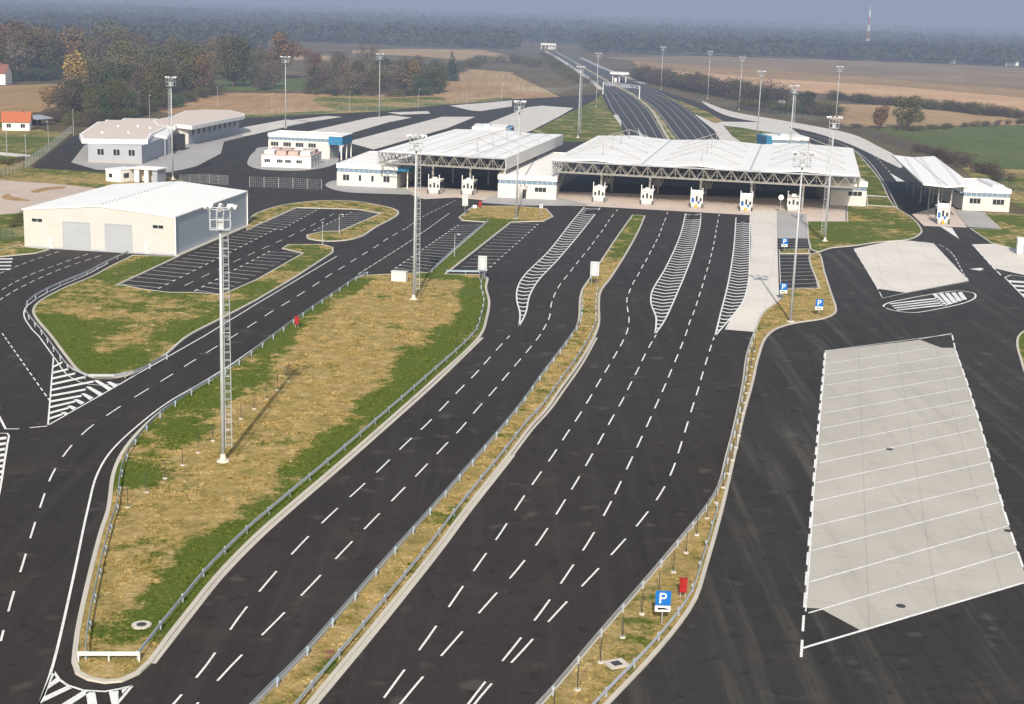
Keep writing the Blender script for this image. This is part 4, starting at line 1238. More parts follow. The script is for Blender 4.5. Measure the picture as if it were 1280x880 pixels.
for u0 in (1.6, 25.0): window(o, h, u0, u0 + 2.1, 4.9, 5.5, 2)
MB(h).box(HW + .02, HW + .2, -.05, .15, 0, HE).box(HW + .02, HW + .2, HD - .2, HD, 0, HE).build('downpipe', 'signwhite', o)
MB(h).box(HW + .02, HW + .9, -.2, HD, 0, .16).build('plinth', 'kerb', o)
MB(h).box(-.02, HW + .01, -.035, -.002, 0, .3).build('plinth_strip', 'greywall', o)

def office(label, fr, D, H, wins=(), doors=(), name='office_building', roof='offwhite', bandz=None, inset_=.0, wallm='cream', left=0.0, blue=False, group=None, parapet=True):
    o = thing(name, label, 'office building', fr(0, 0, 0), group)
    W_ = fr.w
    zb0, zb1 = bandz or (H * .63, H * .80)
    MB(fr).box(-left, W_, 0, D, 0, zb0).build('wall', wallm, o)
    MB(fr).box(-left + .06, W_ - .06, .06, D - .06, zb0, zb1).build('glazing_band', 'band', o)
    b = MB(fr)
    for k in range(int((W_ + left) / 1.3)):
        b.box(-left + .6 + k * 1.3, -left + .68 + k * 1.3, .02, .058, zb0, zb1)
    b.build('mullions', 'frame', o)
    MB(fr).box(-left - .1, W_ + .1, -.12, .16, zb1, H).box(-left - .1, W_ + .1, D - .16, D + .12, zb1, H).box(-left - .1, -left + .16, .16, D - .16, zb1, H).box(W_ - .16, W_ + .1, .16, D - .16, zb1, H).build('fascia', 'white', o)
    MB(fr).box(-left + .16, W_ - .16, .16, D - .16, H - .32, H - .12).build('roof', roof, o)
    for (u0, u1, z0, z1, n) in wins: window(o, fr, u0, u1, z0, z1, n)
    for (u0, u1, m) in doors:
        d = MB(fr).box(u0, u1, -.05, -.004, .12, 2.4).build('door', m, o)
        MB(fr).box(u1 - .2, u1 - .1, -.09, -.052, 1.1, 1.25).build('handle', 'galv', d)
    return o
def roof_units(o, fr, spots):
    for (u, v, z, a, b_, c) in spots:
        MB(fr).box(u, u + a, v, v + b_, z, z + c).build('roof_unit', 'signback', o)

m1 = Fr(g2(421, 232), g2(496, 235.7))
o = office('white office block with a grey glazing band at the left end of the shorter canopy', m1, 36, 5.8, [(1.6, 3.3, 1.5, 3.0, 2), (5.8, 6.5, 1.5, 3.0, 1), (9.1, 9.8, 1.5, 3.0, 1), (12.3, 14.0, 1.5, 3.0, 2)], [(4.0, 4.8, 'cream')])
MB(m1).box(m1.w + .02, m1.w + 3, .3, 8, 4.4, 5.2).build('blue_canopy', 'blue', o)
for u in (2.6,): MB(m1).tube((m1.w + u, .8, 0), (m1.w + u, .8, 4.4), .15, .15, 8).build('column', 'white', o)
m2 = Fr(g2(622, 247.3), g2(695, 250.3))
o = office('long white office block between the two canopies', m2, 66, 5.8, [(9.2, 12.1, 1.9, 3.0, 3)], [(1.4, 2.3, 'cream'), (6.2, 7.1, 'dark')])
MB(m2).box(1, 1.5, 4, 60, 5.7, 6.6).build('roof_upstand', 'cream', o)
MB(m2).box(6.5, 6.8, 1, 64, 5.69, 5.8).build('roof_seam', 'greywall', o)
m3 = Fr(g2(1055, 257), g2(1082, 258))
office('small white office block at the right end of the long canopy', m3, 22, 6.2, [(.8, 4.3, 2.6, 3.7, 3)], [], left=3.6)
m4 = Fr(g2(1202.5, 263), g2(1261, 265.3))
o = office('white office block right of the narrow canopy', m4, 24, 5.8, [(1.6, 4.4, 1.9, 3.2, 3), (7.4, 10.3, 1.8, 3.1, 3)], [])
MB(m4).box(m4.w - 3.6, m4.w - .8, 4, 20, 5.6, 6.3).build('roof_hatch', 'signwhite', o)
MB(m4).box(-.9, -.12, .2, 14, 4.3, 4.7).build('side_canopy', 'band', o)

# block with pink roof units
b3 = Fr(g2(327, 208.5), g2(388.5, 211))
o = thing('customs_block', 'low white block with pink roof units in the middle left', 'building', b3(0, 0, 0))
MB(b3).box(0, b3.w, 0, 15, 0, 3.4).build('wall', 'white', o)
MB(b3).box(-.15, b3.w + .15, -.15, 15.1, 3.4, 3.6).build('roof', 'pinkroof', o)
for i in range(4):
    for j in range(2):
        MB(b3).box(.6 + i * 3.45, 3.4 + i * 3.45, 1 + j * 6.5, 6 + j * 6.5, 3.6, 4.6).build('roof_unit', 'pinkroof' if (i + j) % 3 else 'white', o)
for u in (.8, 4.4, 6.8, 10.0): window(o, b3, u, u + 1.7, 1.4, 2.3, 3)
for v in (1.5, 5.5, 9.5): 
    side_window(o, b3, b3.w, v, v + 1.6, .3, 2.4)
b4 = Fr(g2(336, 166.5, 7), g2(412, 170.5, 7))
b4 = Fr((b4.o.x, b4.o.y - 1), (b4(b4.w, 0, 0).x, b4(b4.w, 0, 0).y + .5))
o = office('taller white block with a blue right end behind the pink roof units', b4, 11, 7.2, [(.8 + k * 3.9, 3.2 + k * 3.9, 3.4, 4.6, 3) for k in range(4)], [], bandz=(5.2, 6.1))
MB(b4).box(b4.w + .02, b4.w + 4.2, -1.5, 11, 4.6, 7.1).build('blue_canopy', 'blue', o)
MB(b4).box(b4.w + .0, b4.w + 4.3, -1.6, 11.1, 7.1, 7.3).build('canopy_roof', 'white', o)
for v in (-1.1, 5, 10.5): MB(b4).tube((b4.w + 3.9, v, 0), (b4.w + 3.9, v, 4.6), .22, .22, 8).build('column', 'white', o)

# two booths behind the canopies with blue ends
def hut(label, fr, D, H, side):
    o = thing('control_hut', label, 'hut', fr(0, 0, 0))
    W_ = fr.w
    MB(fr).box(0, W_, 0, D, 0, H * .62).build('wall', 'white', o)
    MB(fr).box(.08, W_ - .08, .08, D - .08, H * .62, H * .8).build('glazing_band', 'band', o)
    MB(fr).box(-.3, W_ + .3, -.3, D + .3, H * .8, H).build('roof', 'white', o)
    u = W_ + .02 if side > 0 else -2.2
    MB(fr).box(u + (.3 if side > 0 else 0), u + 2.2, -.2, D, H * .45, H * .97).build('blue_end', 'blue', o)
    MB(fr).box(W_ * .3, W_ * .5, D * .3, D * .6, H, H + .7).build('roof_unit', 'signback', o)
    for k in range(4): window(o, fr, .8 + k * W_ / 4.6, 2.2 + k * W_ / 4.6, 1.2, 2.4, 1)
    return o
q = Fr(g2(966, 170.5, 6), g2(1010.5, 171.5, 6))
hut('white hut with a blue left end behind the right part of the long canopy', q, 12, 6, -1)
q = Fr(g2(591, 158.5, 6), g2(631, 160, 6))
hut('white hut with a blue right end behind the shorter canopy', q, 16, 6, 1)

# pink-roofed offices (two wings joined by a link)
def by_px(px, z): return gp(px, z)
o = thing('customs_office', 'white office wing with a flat pinkish roof and three windows', 'office building', G(110, 203))
f1 = Fr(g2(110.5, 202.8), g2(177.5, 205))
zc = 6.6
roofp = by_px([(102, 173), (99, 167), (122, 151.5), (131, 151), (132, 149), (151, 149.5), (155, 147), (196, 147.5), (200, 150), (212, 156), (190, 166), (184.5, 174)], zc)
MB(f1).box(0, f1.w, 0, 34, 0, 5.2).build('wall', 'greywall', o)
MB(f1).box(-.02, f1.w + .02, -.12, -.003, 0, .7).build('plinth', 'paver', o)
MB().prism(offset(roofp, 0), 5.2, zc - .15).build('fascia', 'white', o)
ins = offset(roofp if area(roofp) > 0 else roofp[::-1], .7, True)
MB().prism(ins, zc - .3, zc - .12).build('roof', 'tanroof', o)
for u in (2.6, 7.1, 11.4): window(o, f1, u, u + 1.9, 2.2, 3.9, 2)
for (x, y) in ((126, 166), (159, 166), (171, 158), (146, 158), (186, 160)):
    c = g2(x, y, zc)
    MB().box(c[0], c[0] + .7, c[1], c[1] + .7, zc - .12, zc + .3).build('roof_vent', 'white', o)
o = thing('customs_office', 'long narrow office wing with a row of dark windows in its blue-grey side', 'office building', G(236, 181))
f2 = Fr(g2(236, 181.2), g2(299, 166.3))
roofp = by_px([(219, 158), (220, 155), (240, 157), (306, 144), (305, 141.5), (287, 137), (258, 136.5), (232, 138), (215, 145), (190, 150), (196, 156)], 6.6)
bp = [tuple(f2(0, .0, 0))[:2], tuple(f2(f2.w, 0, 0))[:2], tuple(f2(f2.w, 12, 0))[:2], tuple(f2(0, 12, 0))[:2]]
MB().prism(bp, 0, 5.3).build('wall', 'greywall', o)
MB().prism(roofp, 5.3, 6.5).build('fascia', 'white', o)
MB().prism(offset(roofp if area(roofp) > 0 else roofp[::-1], .7, True), 6.4, 6.53).build('roof', 'tanroof', o)
for k in range(9): window(o, f2, 3 + k * 5.2, 5.2 + k * 5.2, 2.9, 4.8, 2)
MB(f2).box(-.15, -.003, 0, 12, .3, 5.2).build('end_wall', 'cream', o)
o = thing('link_canopy', 'low white link roof on posts between the two pink-roofed office wings', 'canopy', G(195, 185))
lp = by_px([(190, 169), (209, 171.5), (222, 158), (200, 155)], 5.6)
MB().prism(lp, 5.0, 5.8).build('roof', 'white', o)
for (x, y) in ((193, 170), (206, 172), (216, 161)):
    c = g2(x, y, 5.4)
    MB().tube((*c, 0), (*c, 5.0), .2, .2, 8, False).build('post', 'greywall', o)
c = Fr(g2(186, 188), g2(208, 190))
MB(c).box(0, c.w, 3, 9, 0, 5).build('wall', 'dark', o)

# huts behind the hangar
c = Fr(g2(132.5, 226), g2(151, 228))
o = thing('site_cabin', 'white portable cabin showing above the hangar roof', 'cabin', c(0, 0, 0))
MB(c).box(0, c.w, 0, 7, 0, 3).build('body', 'white', o)
MB(c).box(-.1, c.w + .1, -.1, 7.1, 3, 3.15).build('roof', 'white', o)
side_window(o, c, c.w, 1, 3, 1, 2.2)
window(o, c, 1.0, 2.2, 1.0, 2.0, 1)
c = Fr(g2(165, 227), g2(196, 229))
o = thing('gate_kiosk', 'small gatehouse with a flat white roof on pillars above the hangar roof', 'kiosk', c(0, 0, 0))
MB(c).box(-.4, c.w + .4, -.4, 5.4, 3.3, 3.6).build('roof', 'offwhite', o)
MB(c).box(c.w * .1, c.w * .28, 0, .5, 0, 3.3).box(c.w * .5, c.w * .66, 0, .5, 0, 3.3).build('pillar', 'white', o)
MB(c).box(c.w * .8, c.w, .3, 5, 0, 3.3).build('wall', 'greywall', o)
MB(c).box(.3, c.w * .78, 2.5, 5, 0, 3.2).build('cabin', 'tanroof', o)
c = Fr(g2(157, 226), g2(160, 226))
o = thing('hydrant_cabinet', 'red hydrant cabinet behind the hangar roof', 'hydrant cabinet', c(0, 0, 0), 'red hydrant cabinets')
MB(c).box(0, .8, 0, .4, .5, 5.6).build('cabinet', 'red', o) if False else MB(c).box(0, .9, 0, .5, .5, 4.9).build('flag_post', 'red', o)
bpy.data.objects.remove(o.children[0]); bpy.data.objects.remove(o)

# canopies ------------------------------------------------------------
def canopy(label, a, b_, D, prof, z0, truss_h, pyl, roofm, side_l=True, side_r=True, cols=(), fascia_r=False):
    fr = Fr(a, b_); W_ = fr.w
    o = thing('toll_canopy', label, 'canopy', fr(0, 0, 0))
    bb = MB(fr)
    for (u0, za), (u1, zb) in zip(prof[:-1], prof[1:]):
        bb.hexa([(u0, 0, za - .3), (u1, 0, zb - .3), (u1, D, zb - .3), (u0, D, za - .3), (u0, 0, za), (u1, 0, zb), (u1, D, zb), (u0, D, za)])
    rf = bb.build('roof', roofm, o)
    MB(fr).box(-.12, W_ + .12, -.14, -.003, z0 - .35, z0 - .02).build('edge_trim', 'greywall', o)
    sb = MB(fr)
    for (u, z) in prof[2:-1:2]: sb.box(u - .25, u + .25, .1, D - .1, z - .1, z + .06)
    sb.build('gutter', 'signback', rf)
    def truss(fn, L, name):
        t = MB(fr); n = max(2, round(L / 3.4))
        zt, zb = z0 - .35, z0 - truss_h
        t.tube(fn(0, zt), fn(L, zt), .13, .13, 6); t.tube(fn(0, zb), fn(L, zb), .13, .13, 6)
        for i in range(n):
            p, m, q = L * i / n, L * (i + .5) / n, L * (i + 1) / n
            t.tube(fn(p, zt), fn(m, zb), .09, .09, 5); t.tube(fn(m, zb), fn(q, zt), .09, .09, 5)
            t.tube(fn(p, zt), fn(p, zb), .05, .05, 4)
        return t.build(name, 'truss', o)
    truss(lambda s, z: (s, .25, z), W_, 'truss')
    truss(lambda s, z: (s, 2.6, z), W_, 'truss')
    tb = MB(fr)
    n = round(W_ / 3.4)
    for i in range(n + 1):
        u = W_ * i / n
        tb.tube((u, .25, z0 - truss_h), (u, 2.6, z0 - truss_h), .06, .06, 4); tb.tube((u, .25, z0 - .4), (u, 2.6, z0 - truss_h), .05, .05, 4)
    tb.build('truss_bracing', 'truss', o)
    for k in (12, 26, 40, 54, 68): truss(lambda s, z, k=k: (s, k, z), W_, 'truss')
    if fascia_r:
        MB(fr).box(W_ + .02, W_ + .2, 0, D, z0 - truss_h, z0 - .1).build('side_fascia', 'cream', o)
    else: truss(lambda s, z: (W_ - .2, s, z), D, 'truss')
    truss(lambda s, z: (.2, s, z), D, 'truss')
    for u in cols:
        for v in (5, 26, 47, 68):
            MB(fr).tube((u, v, 0), (u, v, z0 - truss_h), .28, .28, 10).build('column', 'truss', o)
    for u in pyl:
        for v in (12, 30, 48, 66):
            zr = z0 + .1; top = zr + 3.4
            p = MB(fr).tube((u, v, zr), (u, v, top), .09, .07, 6).build('pylon', 'rod', o)
            t = MB(fr)
            for s in (-1, 1):
                t.tube((u, v, top - .1), (u + s * 9.5, v, zr + .05), .10, .10, 4)
            t.build('tie_rods', 'rod', p)
    return o, fr
canopy('shorter white toll canopy on lattice trusses between the left and middle offices', (-35.6, 375.8), (-3.2, 369.1), 80,
       [(0, 10.0), (16, 10.3), (24, 9.8), (33.1, 10.0)], 10, 3.0, (23,), 'roofcan2', cols=(13.2, 23), fascia_r=True)
c2, cfr = canopy('long white toll canopy on lattice trusses over the four main booths', (8.4, 368), (81.6, 353.8), 80,
       [(0, 10.05), (11, 10.6), (22, 9.85), (36, 10.6), (48.5, 9.85), (61, 10.6), (74.6, 10.0)], 10, 3.0, (11, 36, 62), 'roofcan', cols=(11.8, 24, 36.6, 49, 61.5))
# dark panels added to deepen the shade under the canopies
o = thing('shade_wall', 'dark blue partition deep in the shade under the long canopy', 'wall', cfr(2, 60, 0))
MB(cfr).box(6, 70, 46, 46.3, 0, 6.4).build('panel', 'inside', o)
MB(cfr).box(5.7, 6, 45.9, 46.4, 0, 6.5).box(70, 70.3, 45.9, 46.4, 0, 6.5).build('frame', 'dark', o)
sf = Fr((-35.6, 375.8), (-3.2, 369.1))
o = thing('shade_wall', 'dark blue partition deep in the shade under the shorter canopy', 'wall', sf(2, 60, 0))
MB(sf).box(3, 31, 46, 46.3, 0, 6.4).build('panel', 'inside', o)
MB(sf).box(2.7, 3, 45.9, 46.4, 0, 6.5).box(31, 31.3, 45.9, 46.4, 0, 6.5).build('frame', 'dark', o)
# right-hand butterfly canopy
rc = [G(1154, 229.5, 9), G(1216, 231, 9), G(1168, 195, 9), G(1115.5, 193.6, 9)]
rf = Fr((rc[0].x, rc[0].y), (rc[1].x, rc[1].y)); DD = (rc[3] - rc[0]).length
o = thing('side_canopy', 'narrow white butterfly canopy over the right-hand ramp', 'canopy', rf(0, 0, 0))
mid = (rf.w / 2)
def rv(u, v, z):
    k = v / DD; L0 = rc[0].lerp(rc[3], k); R0 = rc[1].lerp(rc[2], k); p = L0.lerp(R0, u / rf.w); return (p.x, p.y, z)
b = MB()
for (u0, za), (u1, zb) in (((0, 9), (mid, 8.5)), ((mid, 8.5), (rf.w, 9))):
    vs = [rv(u0, 0, za - .35), rv(u1, 0, zb - .35), rv(u1, DD, zb - .35), rv(u0, DD, za - .35), rv(u0, 0, za), rv(u1, 0, zb), rv(u1, DD, zb), rv(u0, DD, za)]
    b.add(vs, [(3, 2, 1, 0), (4, 5, 6, 7), (0, 1, 5, 4), (1, 2, 6, 5), (2, 3, 7, 6), (3, 0, 4, 7)])
b.build('roof', 'roofcan2', o)
b = MB()
vs = [rv(mid - .15, .2, 8.52), rv(mid + .15, .2, 8.52), rv(mid + .15, DD - .2, 8.52), rv(mid - .15, DD - .2, 8.52), rv(mid - .15, .2, 8.58), rv(mid + .15, .2, 8.58), rv(mid + .15, DD - .2, 8.58), rv(mid - .15, DD - .2, 8.58)]
b.add(vs, [(3, 2, 1, 0), (4, 5, 6, 7), (0, 1, 5, 4), (1, 2, 6, 5), (2, 3, 7, 6), (3, 0, 4, 7)]).build('gutter', 'signback', o)
for v in (3, 20, 37, 54, 71):
    for du in (-1.6, 1.6):
        p = rv(mid + du, v, 0)
        MB().tube(p, (p[0], p[1], 8.1), .18, .18, 8, False).build('column', 'truss', o)
    t = MB(); a = rv(.8, v, 7.9); c = rv(rf.w - .8, v, 7.9); m = rv(mid, v, 7.2)
    t.tube(a, m, .08, .08, 5, False).tube(m, c, .08, .08, 5, False).tube(rv(.8, v, 8.55), rv(mid, v, 7.85), .08, .08, 5, False).tube(rv(mid, v, 7.85), rv(rf.w - .8, v, 8.55), .08, .08, 5, False)
    t.build('bracket', 'truss', o)
# gantry and far structures
gq = Fr(g2(753.5, 118), g2(799, 124))
o = thing('sign_gantry', 'white overhead gantry spanning the motorway', 'gantry', gq(0, 0, 0))
for u in (0, gq.w): MB(gq).tube((u, 0, 0), (u, 0, 7.2), .3, .25, 8).build('post', 'signwhite', o)
b = MB(gq)
for z in (5.8, 7.1): b.tube((0, 0, z), (gq.w, 0, z), .16, .16, 6)
for k in range(17): b.tube((gq.w * k / 17, 0, 5.8 if k % 2 else 7.1), (gq.w * (k + 1) / 17, 0, 7.1 if k % 2 else 5.8), .1, .1, 4)
b.build('beam', 'signwhite', o)
MB(gq).box(4, 11, -.3, -.18, 5.2, 7.4).build('sign_panel', 'signback', o)
MB(gq).box(20, 30, -.3, -.18, 5.2, 7.4).build('sign_panel', 'signback', o)
fq = Fr(g2(764, 103), g2(784, 103.7))
o = thing('far_canopy', 'small white flat canopy over the motorway beyond the gantry', 'canopy', fq(0, 0, 0))
MB(fq).box(-1, fq.w + 1, 0, 18, 5.5, 6.6).build('roof', 'white', o)
for u in (1, fq.w / 2, fq.w - 1): MB(fq).tube((u, 3, 0), (u, 3, 5.5), .4, .4, 6).build('column', 'white', o)
MB(fq).box(fq.w * .2, fq.w * .35, 4, 10, 0, 3).build('booth', 'white', o)
q = Fr(g2(676, 61.5), g2(695, 62.12))
o = thing('far_station', 'white building with pillars on the skyline where the motorway ends', 'building', q(0, 0, 0))
MB(q).box(0, q.w, 0, 20, 5.0, 7.0).build('roof', 'white', o)
MB(q).box(q.w * .45, q.w * .9, 2, 16, 0, 4.9).build('wall', 'cream', o)
for u in (.6, q.w * .3, q.w - .6): MB(q).box(u - .4, u + .4, 1, 2, 0, 5).build('column', 'white', o)

# houses
def house(label, fr, D, hw, hr, wall='white', roof='rooftile', wins=(), chim=True):
    o = thing('house', label, 'house', fr(0, 0, 0))
    W_ = fr.w
    b = MB(fr)
    vs = [fr(0, 0, 0), fr(W_, 0, 0), fr(W_, D, 0), fr(0, D, 0), fr(0, 0, hw), fr(W_, 0, hw), fr(W_, D, hw), fr(0, D, hw), fr(0, D / 2, hr - .1), fr(W_, D / 2, hr - .1)]
    b.add(vs, [(0, 1, 5, 4), (1, 2, 6, 9, 5), (2, 3, 7, 6), (3, 0, 4, 8, 7)]).build('wall', wall, o)
    b = MB(fr); e = .5; dz = (hr - hw) / (D / 2) * e
    b.hexa([(-e, -e, hw - dz), (W_ + e, -e, hw - dz), (W_ + e, D / 2, hr), (-e, D / 2, hr), (-e, -e, hw - dz + .2), (W_ + e, -e, hw - dz + .2), (W_ + e, D / 2, hr + .2), (-e, D / 2, hr + .2)])
    b.hexa([(-e, D / 2, hr), (W_ + e, D / 2, hr), (W_ + e, D + e, hw - dz), (-e, D + e, hw - dz), (-e, D / 2, hr + .2), (W_ + e, D / 2, hr + .2), (W_ + e, D + e, hw - dz + .2), (-e, D + e, hw - dz + .2)])
    r_ = b.build('roof', roof, o)
    if chim: MB(fr).box(W_ * .7, W_ * .7 + .6, D / 2 - .3, D / 2 + .3, hr, hr + 1.1).build('chimney', 'rooftile_old', r_)
    for (u0, u1, z0, z1, n) in wins: window(o, fr, u0, u1, z0, z1, n)
    return o
q = Fr(g2(3, 163), g2(37, 163.5))
house('small white house with an orange tiled roof at the left edge', q, 8, 3.2, 6.0, wins=[(1.4, 2.9, 1, 2.3, 2), (6, 7.5, 1, 2.3, 2)])
q = Fr(g2(47, 158), g2(67, 156))
o = thing('shed', 'open shed with a pale lean-to roof beside the orange-roofed house', 'shed', q(0, 0, 0))
MB(q).hexa([(-.3, -.3, 2.3), (q.w, -.3, 2.3), (q.w, 6, 3.2), (-.3, 6, 3.2), (-.3, -.3, 2.45), (q.w, -.3, 2.45), (q.w, 6, 3.35), (-.3, 6, 3.35)]).build('roof', 'greywall', o)
MB(q).box(0, q.w - .4, 5, 5.3, 0, 2.9).build('wall', 'dark', o)
for u in (.1, q.w - .4): MB(q).box(u, u + .15, 0, .15, 0, 2.3).build('post', 'bark', o)
q = Fr(g2(-26, 105), g2(7, 106.1))
house('white farmhouse with a dull red roof cut by the left edge', q, 10, 6, 10, roof='rooftile_old', wins=[(2, 4, 2, 4, 2)])
for (x0, x1, y, lb, rr) in ((1184, 1194, 79, 'leftmost far white farmhouse before the dark wood at the right', 'rooftile_old'), (1210, 1216, 79, 'narrow cream far house between the two wider farmhouses', 'rooftile_old'), (1257, 1273, 82, 'rightmost and brightest far white farmhouse before the wood', 'signback')):
    q = Fr(g2(x0, y), g2(x1, y + .033 * (x1 - x0))); house(lb, q, 9, 4.5, 8, roof=rr, wins=[(1, 2.5, 1.5, 3, 1)])
q = Fr(g2(974, 136), g2(980, 136.2))
house('tiny white shed among the bushes behind the row of masts', q, 4, 2.6, 4, roof='signback', chim=False)
# radio tower
c = g2(1083, 66)
o = thing('radio_tower', 'slender red and white lattice radio tower above the far wood', 'tower', (c[0], c[1], 0))
TH = 62
for k in range(6):
    b = MB(); z0, z1 = TH * k / 6, TH * (k + 1) / 6
    r0, r1 = 3.2 * (1 - z0 / TH * .7), 3.2 * (1 - z1 / TH * .7)
    for i in range(3):
        a, a2 = 2 * PI * i / 3, 2 * PI * (i + 1) / 3
        P0 = (c[0] + r0 * math.cos(a), c[1] + r0 * math.sin(a), z0); P1 = (c[0] + r1 * math.cos(a), c[1] + r1 * math.sin(a), z1)
        Q1 = (c[0] + r1 * math.cos(a2), c[1] + r1 * math.sin(a2), z1)
        b.tube(P0, P1, .35, .35, 4, False); b.tube(P0, Q1, .22, .22, 4, False); b.tube(P1, Q1, .22, .22, 4, False)
    b.build('section', 'towerred' if k % 2 == 0 else 'signwhite', o)
MB().tube((c[0], c[1], TH), (c[0], c[1], TH + 8), .3, .15, 5, False).build('antenna', 'signwhite', o)
# ================================================================== TREES
def leaf_cloud(rnd, n, shape, size, gap=.35):
    """many small leaf faces filling a lumpy crown volume of unit height"""
    lumps = []
    if shape == 'round':
        for i in range(11):
            a = rnd.random() * 2 * PI; r = rnd.random() ** .5 * .27; z = .20 + rnd.random() * .62
            r *= 1 - abs(z - .5) * .9
            lumps.append((r * math.cos(a), r * math.sin(a), z, .10 + rnd.random() * .12))
        lumps.append((0, 0, .6, .24))
    elif shape == 'poplar':
        for i in range(10):
            z = .16 + i * .085
            lumps.append((rnd.uniform(-.05, .05), rnd.uniform(-.05, .05), z, .15 * math.sin(PI * min(1, (i + 1.6) / 11.6)) + .02))
    elif shape == 'cone':
        for i in range(10):
            z = .10 + i * .092
            lumps.append((rnd.uniform(-.02, .02), rnd.uniform(-.02, .02), z, .24 * (1 - z) + .02))
    else:  # bush
        for i in range(9):
            a = rnd.random() * 2 * PI; r = rnd.random() * .42
            lumps.append((r * math.cos(a), r * math.sin(a), .22 + rnd.random() * .45, .18 + rnd.random() * .18))
    tot = sum(l[3] ** 2 for l in lumps)
    vs, fs = [], []
    for (lx, ly, lz, lr) in lumps:
        m = int(n * lr * lr / tot)
        for k in range(m):
            while True:
                d = Vector((rnd.uniform(-1, 1), rnd.uniform(-1, 1), rnd.uniform(-1, 1)))
                if .3 < d.length < 1: break
            d = d.normalized() * (.55 + .5 * rnd.random())
            p = Vector((lx, ly, lz)) + d * lr
            if mnoise.noise(p * 9 + Vector((lx * 31, ly * 17, 5))) < -gap: continue
            if p.z < .03: p.z = .03
            s = size * rnd.uniform(.6, 1.4)
            nn = (d + Vector((rnd.uniform(-.8, .8), rnd.uniform(-.8, .8), rnd.uniform(-.3, 1)))).normalized()
            x = nn.orthogonal().normalized(); x.rotate(Matrix.Rotation(rnd.random() * 6, 3, nn)); y = nn.cross(x)
            i0 = len(vs)
            vs += [p + x * s, p + y * s * .7, p - x * s, p - y * s * .8]
            fs.append((i0, i0 + 1, i0 + 2, i0 + 3))
    return vs, fs
def trunk_mesh(rnd, shape):
    b = MB()
    top = {'round': .72, 'poplar': .9, 'cone': .95, 'bush': .4}[shape]
    b.tube((0, 0, -.01), (.004, .006, .25 if shape != 'bush' else .12), .022, .016, 7)
    b.tube((.004, .006, .25 if shape != 'bush' else .12), (-.01, .01, top), .016, .005, 6)
    for i in range(9):
        z = rnd.uniform(.2, top * .8) if shape != 'bush' else rnd.uniform(.05, .3)
        a = rnd.random() * 2 * PI; L = rnd.uniform(.12, .26) * (.5 if shape in ('poplar', 'cone') else 1)
        m = Vector((L * .55 * math.cos(a), L * .55 * math.sin(a), z + L * .45)); e = Vector((L * math.cos(a), L * math.sin(a), z + L * 1.0))
        b.tube((0, 0, z), tuple(m), .009, .006, 5); b.tube(tuple(m), tuple(e), .006, .002, 4)
    return b
PROTO = {}
def tree_proto(key, shape, mat, seed, n=1500, size=.02, gap=.35):
    rnd = random.Random(seed)
    v, f = leaf_cloud(rnd, n, shape, size, gap)
    me = bpy.data.meshes.new('crown'); me.from_pydata([tuple(a) for a in v], [], f); me.materials.append(MA[mat])
    PROTO[key] = (me, meshof(trunk_mesh(rnd, shape), 'trunk', 'bark'))
for i in range(3):
    tree_proto(f'bare{i}', 'round', 'f_bare', 10 + i, 2600, .0155, .2)
    tree_proto(f'rust{i}', 'round', 'f_rust', 20 + i, 2200, .018)
    tree_proto(f'olive{i}', 'round', 'f_olive', 30 + i, 2200, .019)
    tree_proto(f'green{i}', 'round', 'f_green', 40 + i, 2200, .019)
    tree_proto(f'bush{i}', 'bush', 'f_olive', 50 + i, 1600, .025)
    tree_proto(f'bbush{i}', 'bush', 'f_dark', 60 + i, 1900, .02, .2)
    tree_proto(f'gbush{i}', 'bush', 'f_green', 70 + i, 1600, .025)
tree_proto('yellow0', 'poplar', 'f_yellow', 80, 2000, .018)
tree_proto('yellow1', 'poplar', 'f_yellow', 81, 2000, .018)
tree_proto('yellow2', 'round', 'f_yellow', 82, 1500, .02)
tree_proto('solo0', 'round', 'f_rust', 95, 4200, .017, 1.5)
tree_proto('solo1', 'round', 'f_olive', 96, 4200, .017, 1.5)
tree_proto('conif0', 'cone', 'f_conifer', 90, 2000, .02)
LBL = {'bare': ('bare grey-brown tree in the autumn wood behind the compound', 'bare_tree', 'tree', 'bare trees of the wood behind the compound'),
       'rust': ('rust-brown leafy tree in the autumn wood behind the compound', 'autumn_tree', 'tree', 'rust-brown trees of the wood behind the compound'),
       'olive': ('olive leafy tree in the autumn wood behind the compound', 'leafy_tree', 'tree', 'olive trees of the wood behind the compound'),
       'green': ('dark green leafy tree in the autumn wood behind the compound', 'leafy_tree', 'tree', 'dark green trees of the wood behind the compound')}
TREE_N = 0
def tree(key, x, y, hpx, wscale=1., label=None, group=None, name=None, cat='tree', rnd=R, sx=1.):
    """base at pixel x,y; hpx = height in photo pixels"""
    global TREE_N
    v = rnd.randrange(3)
    kk = key if key in PROTO else f'{key}{v if f"{key}{v}" in PROTO else 0}'
    g = G(x, y)
    h = hpx * g.length / FPX * 1.02
    base = key.rstrip('012')
    d = LBL.get(base, (None, 'tree', 'tree', None))
    o = bpy.data.objects.new(name or d[1], None); COL.objects.link(o)
    o.location = (g.x, g.y, -.05); o.rotation_euler = (0, 0, rnd.random() * 6.28); o.scale = (h * wscale * sx, h * wscale, h)
    o['label'] = label or d[0]; o['category'] = cat
    gr = group if label else d[3]
    if gr: o['group'] = gr
    c, t = PROTO[kk]
    child(o, 'trunk', t, (0, 0, 0)); child(o, 'crown', c, (0, 0, 0))
    TREE_N += 1
    return o
TR = random.Random(5)
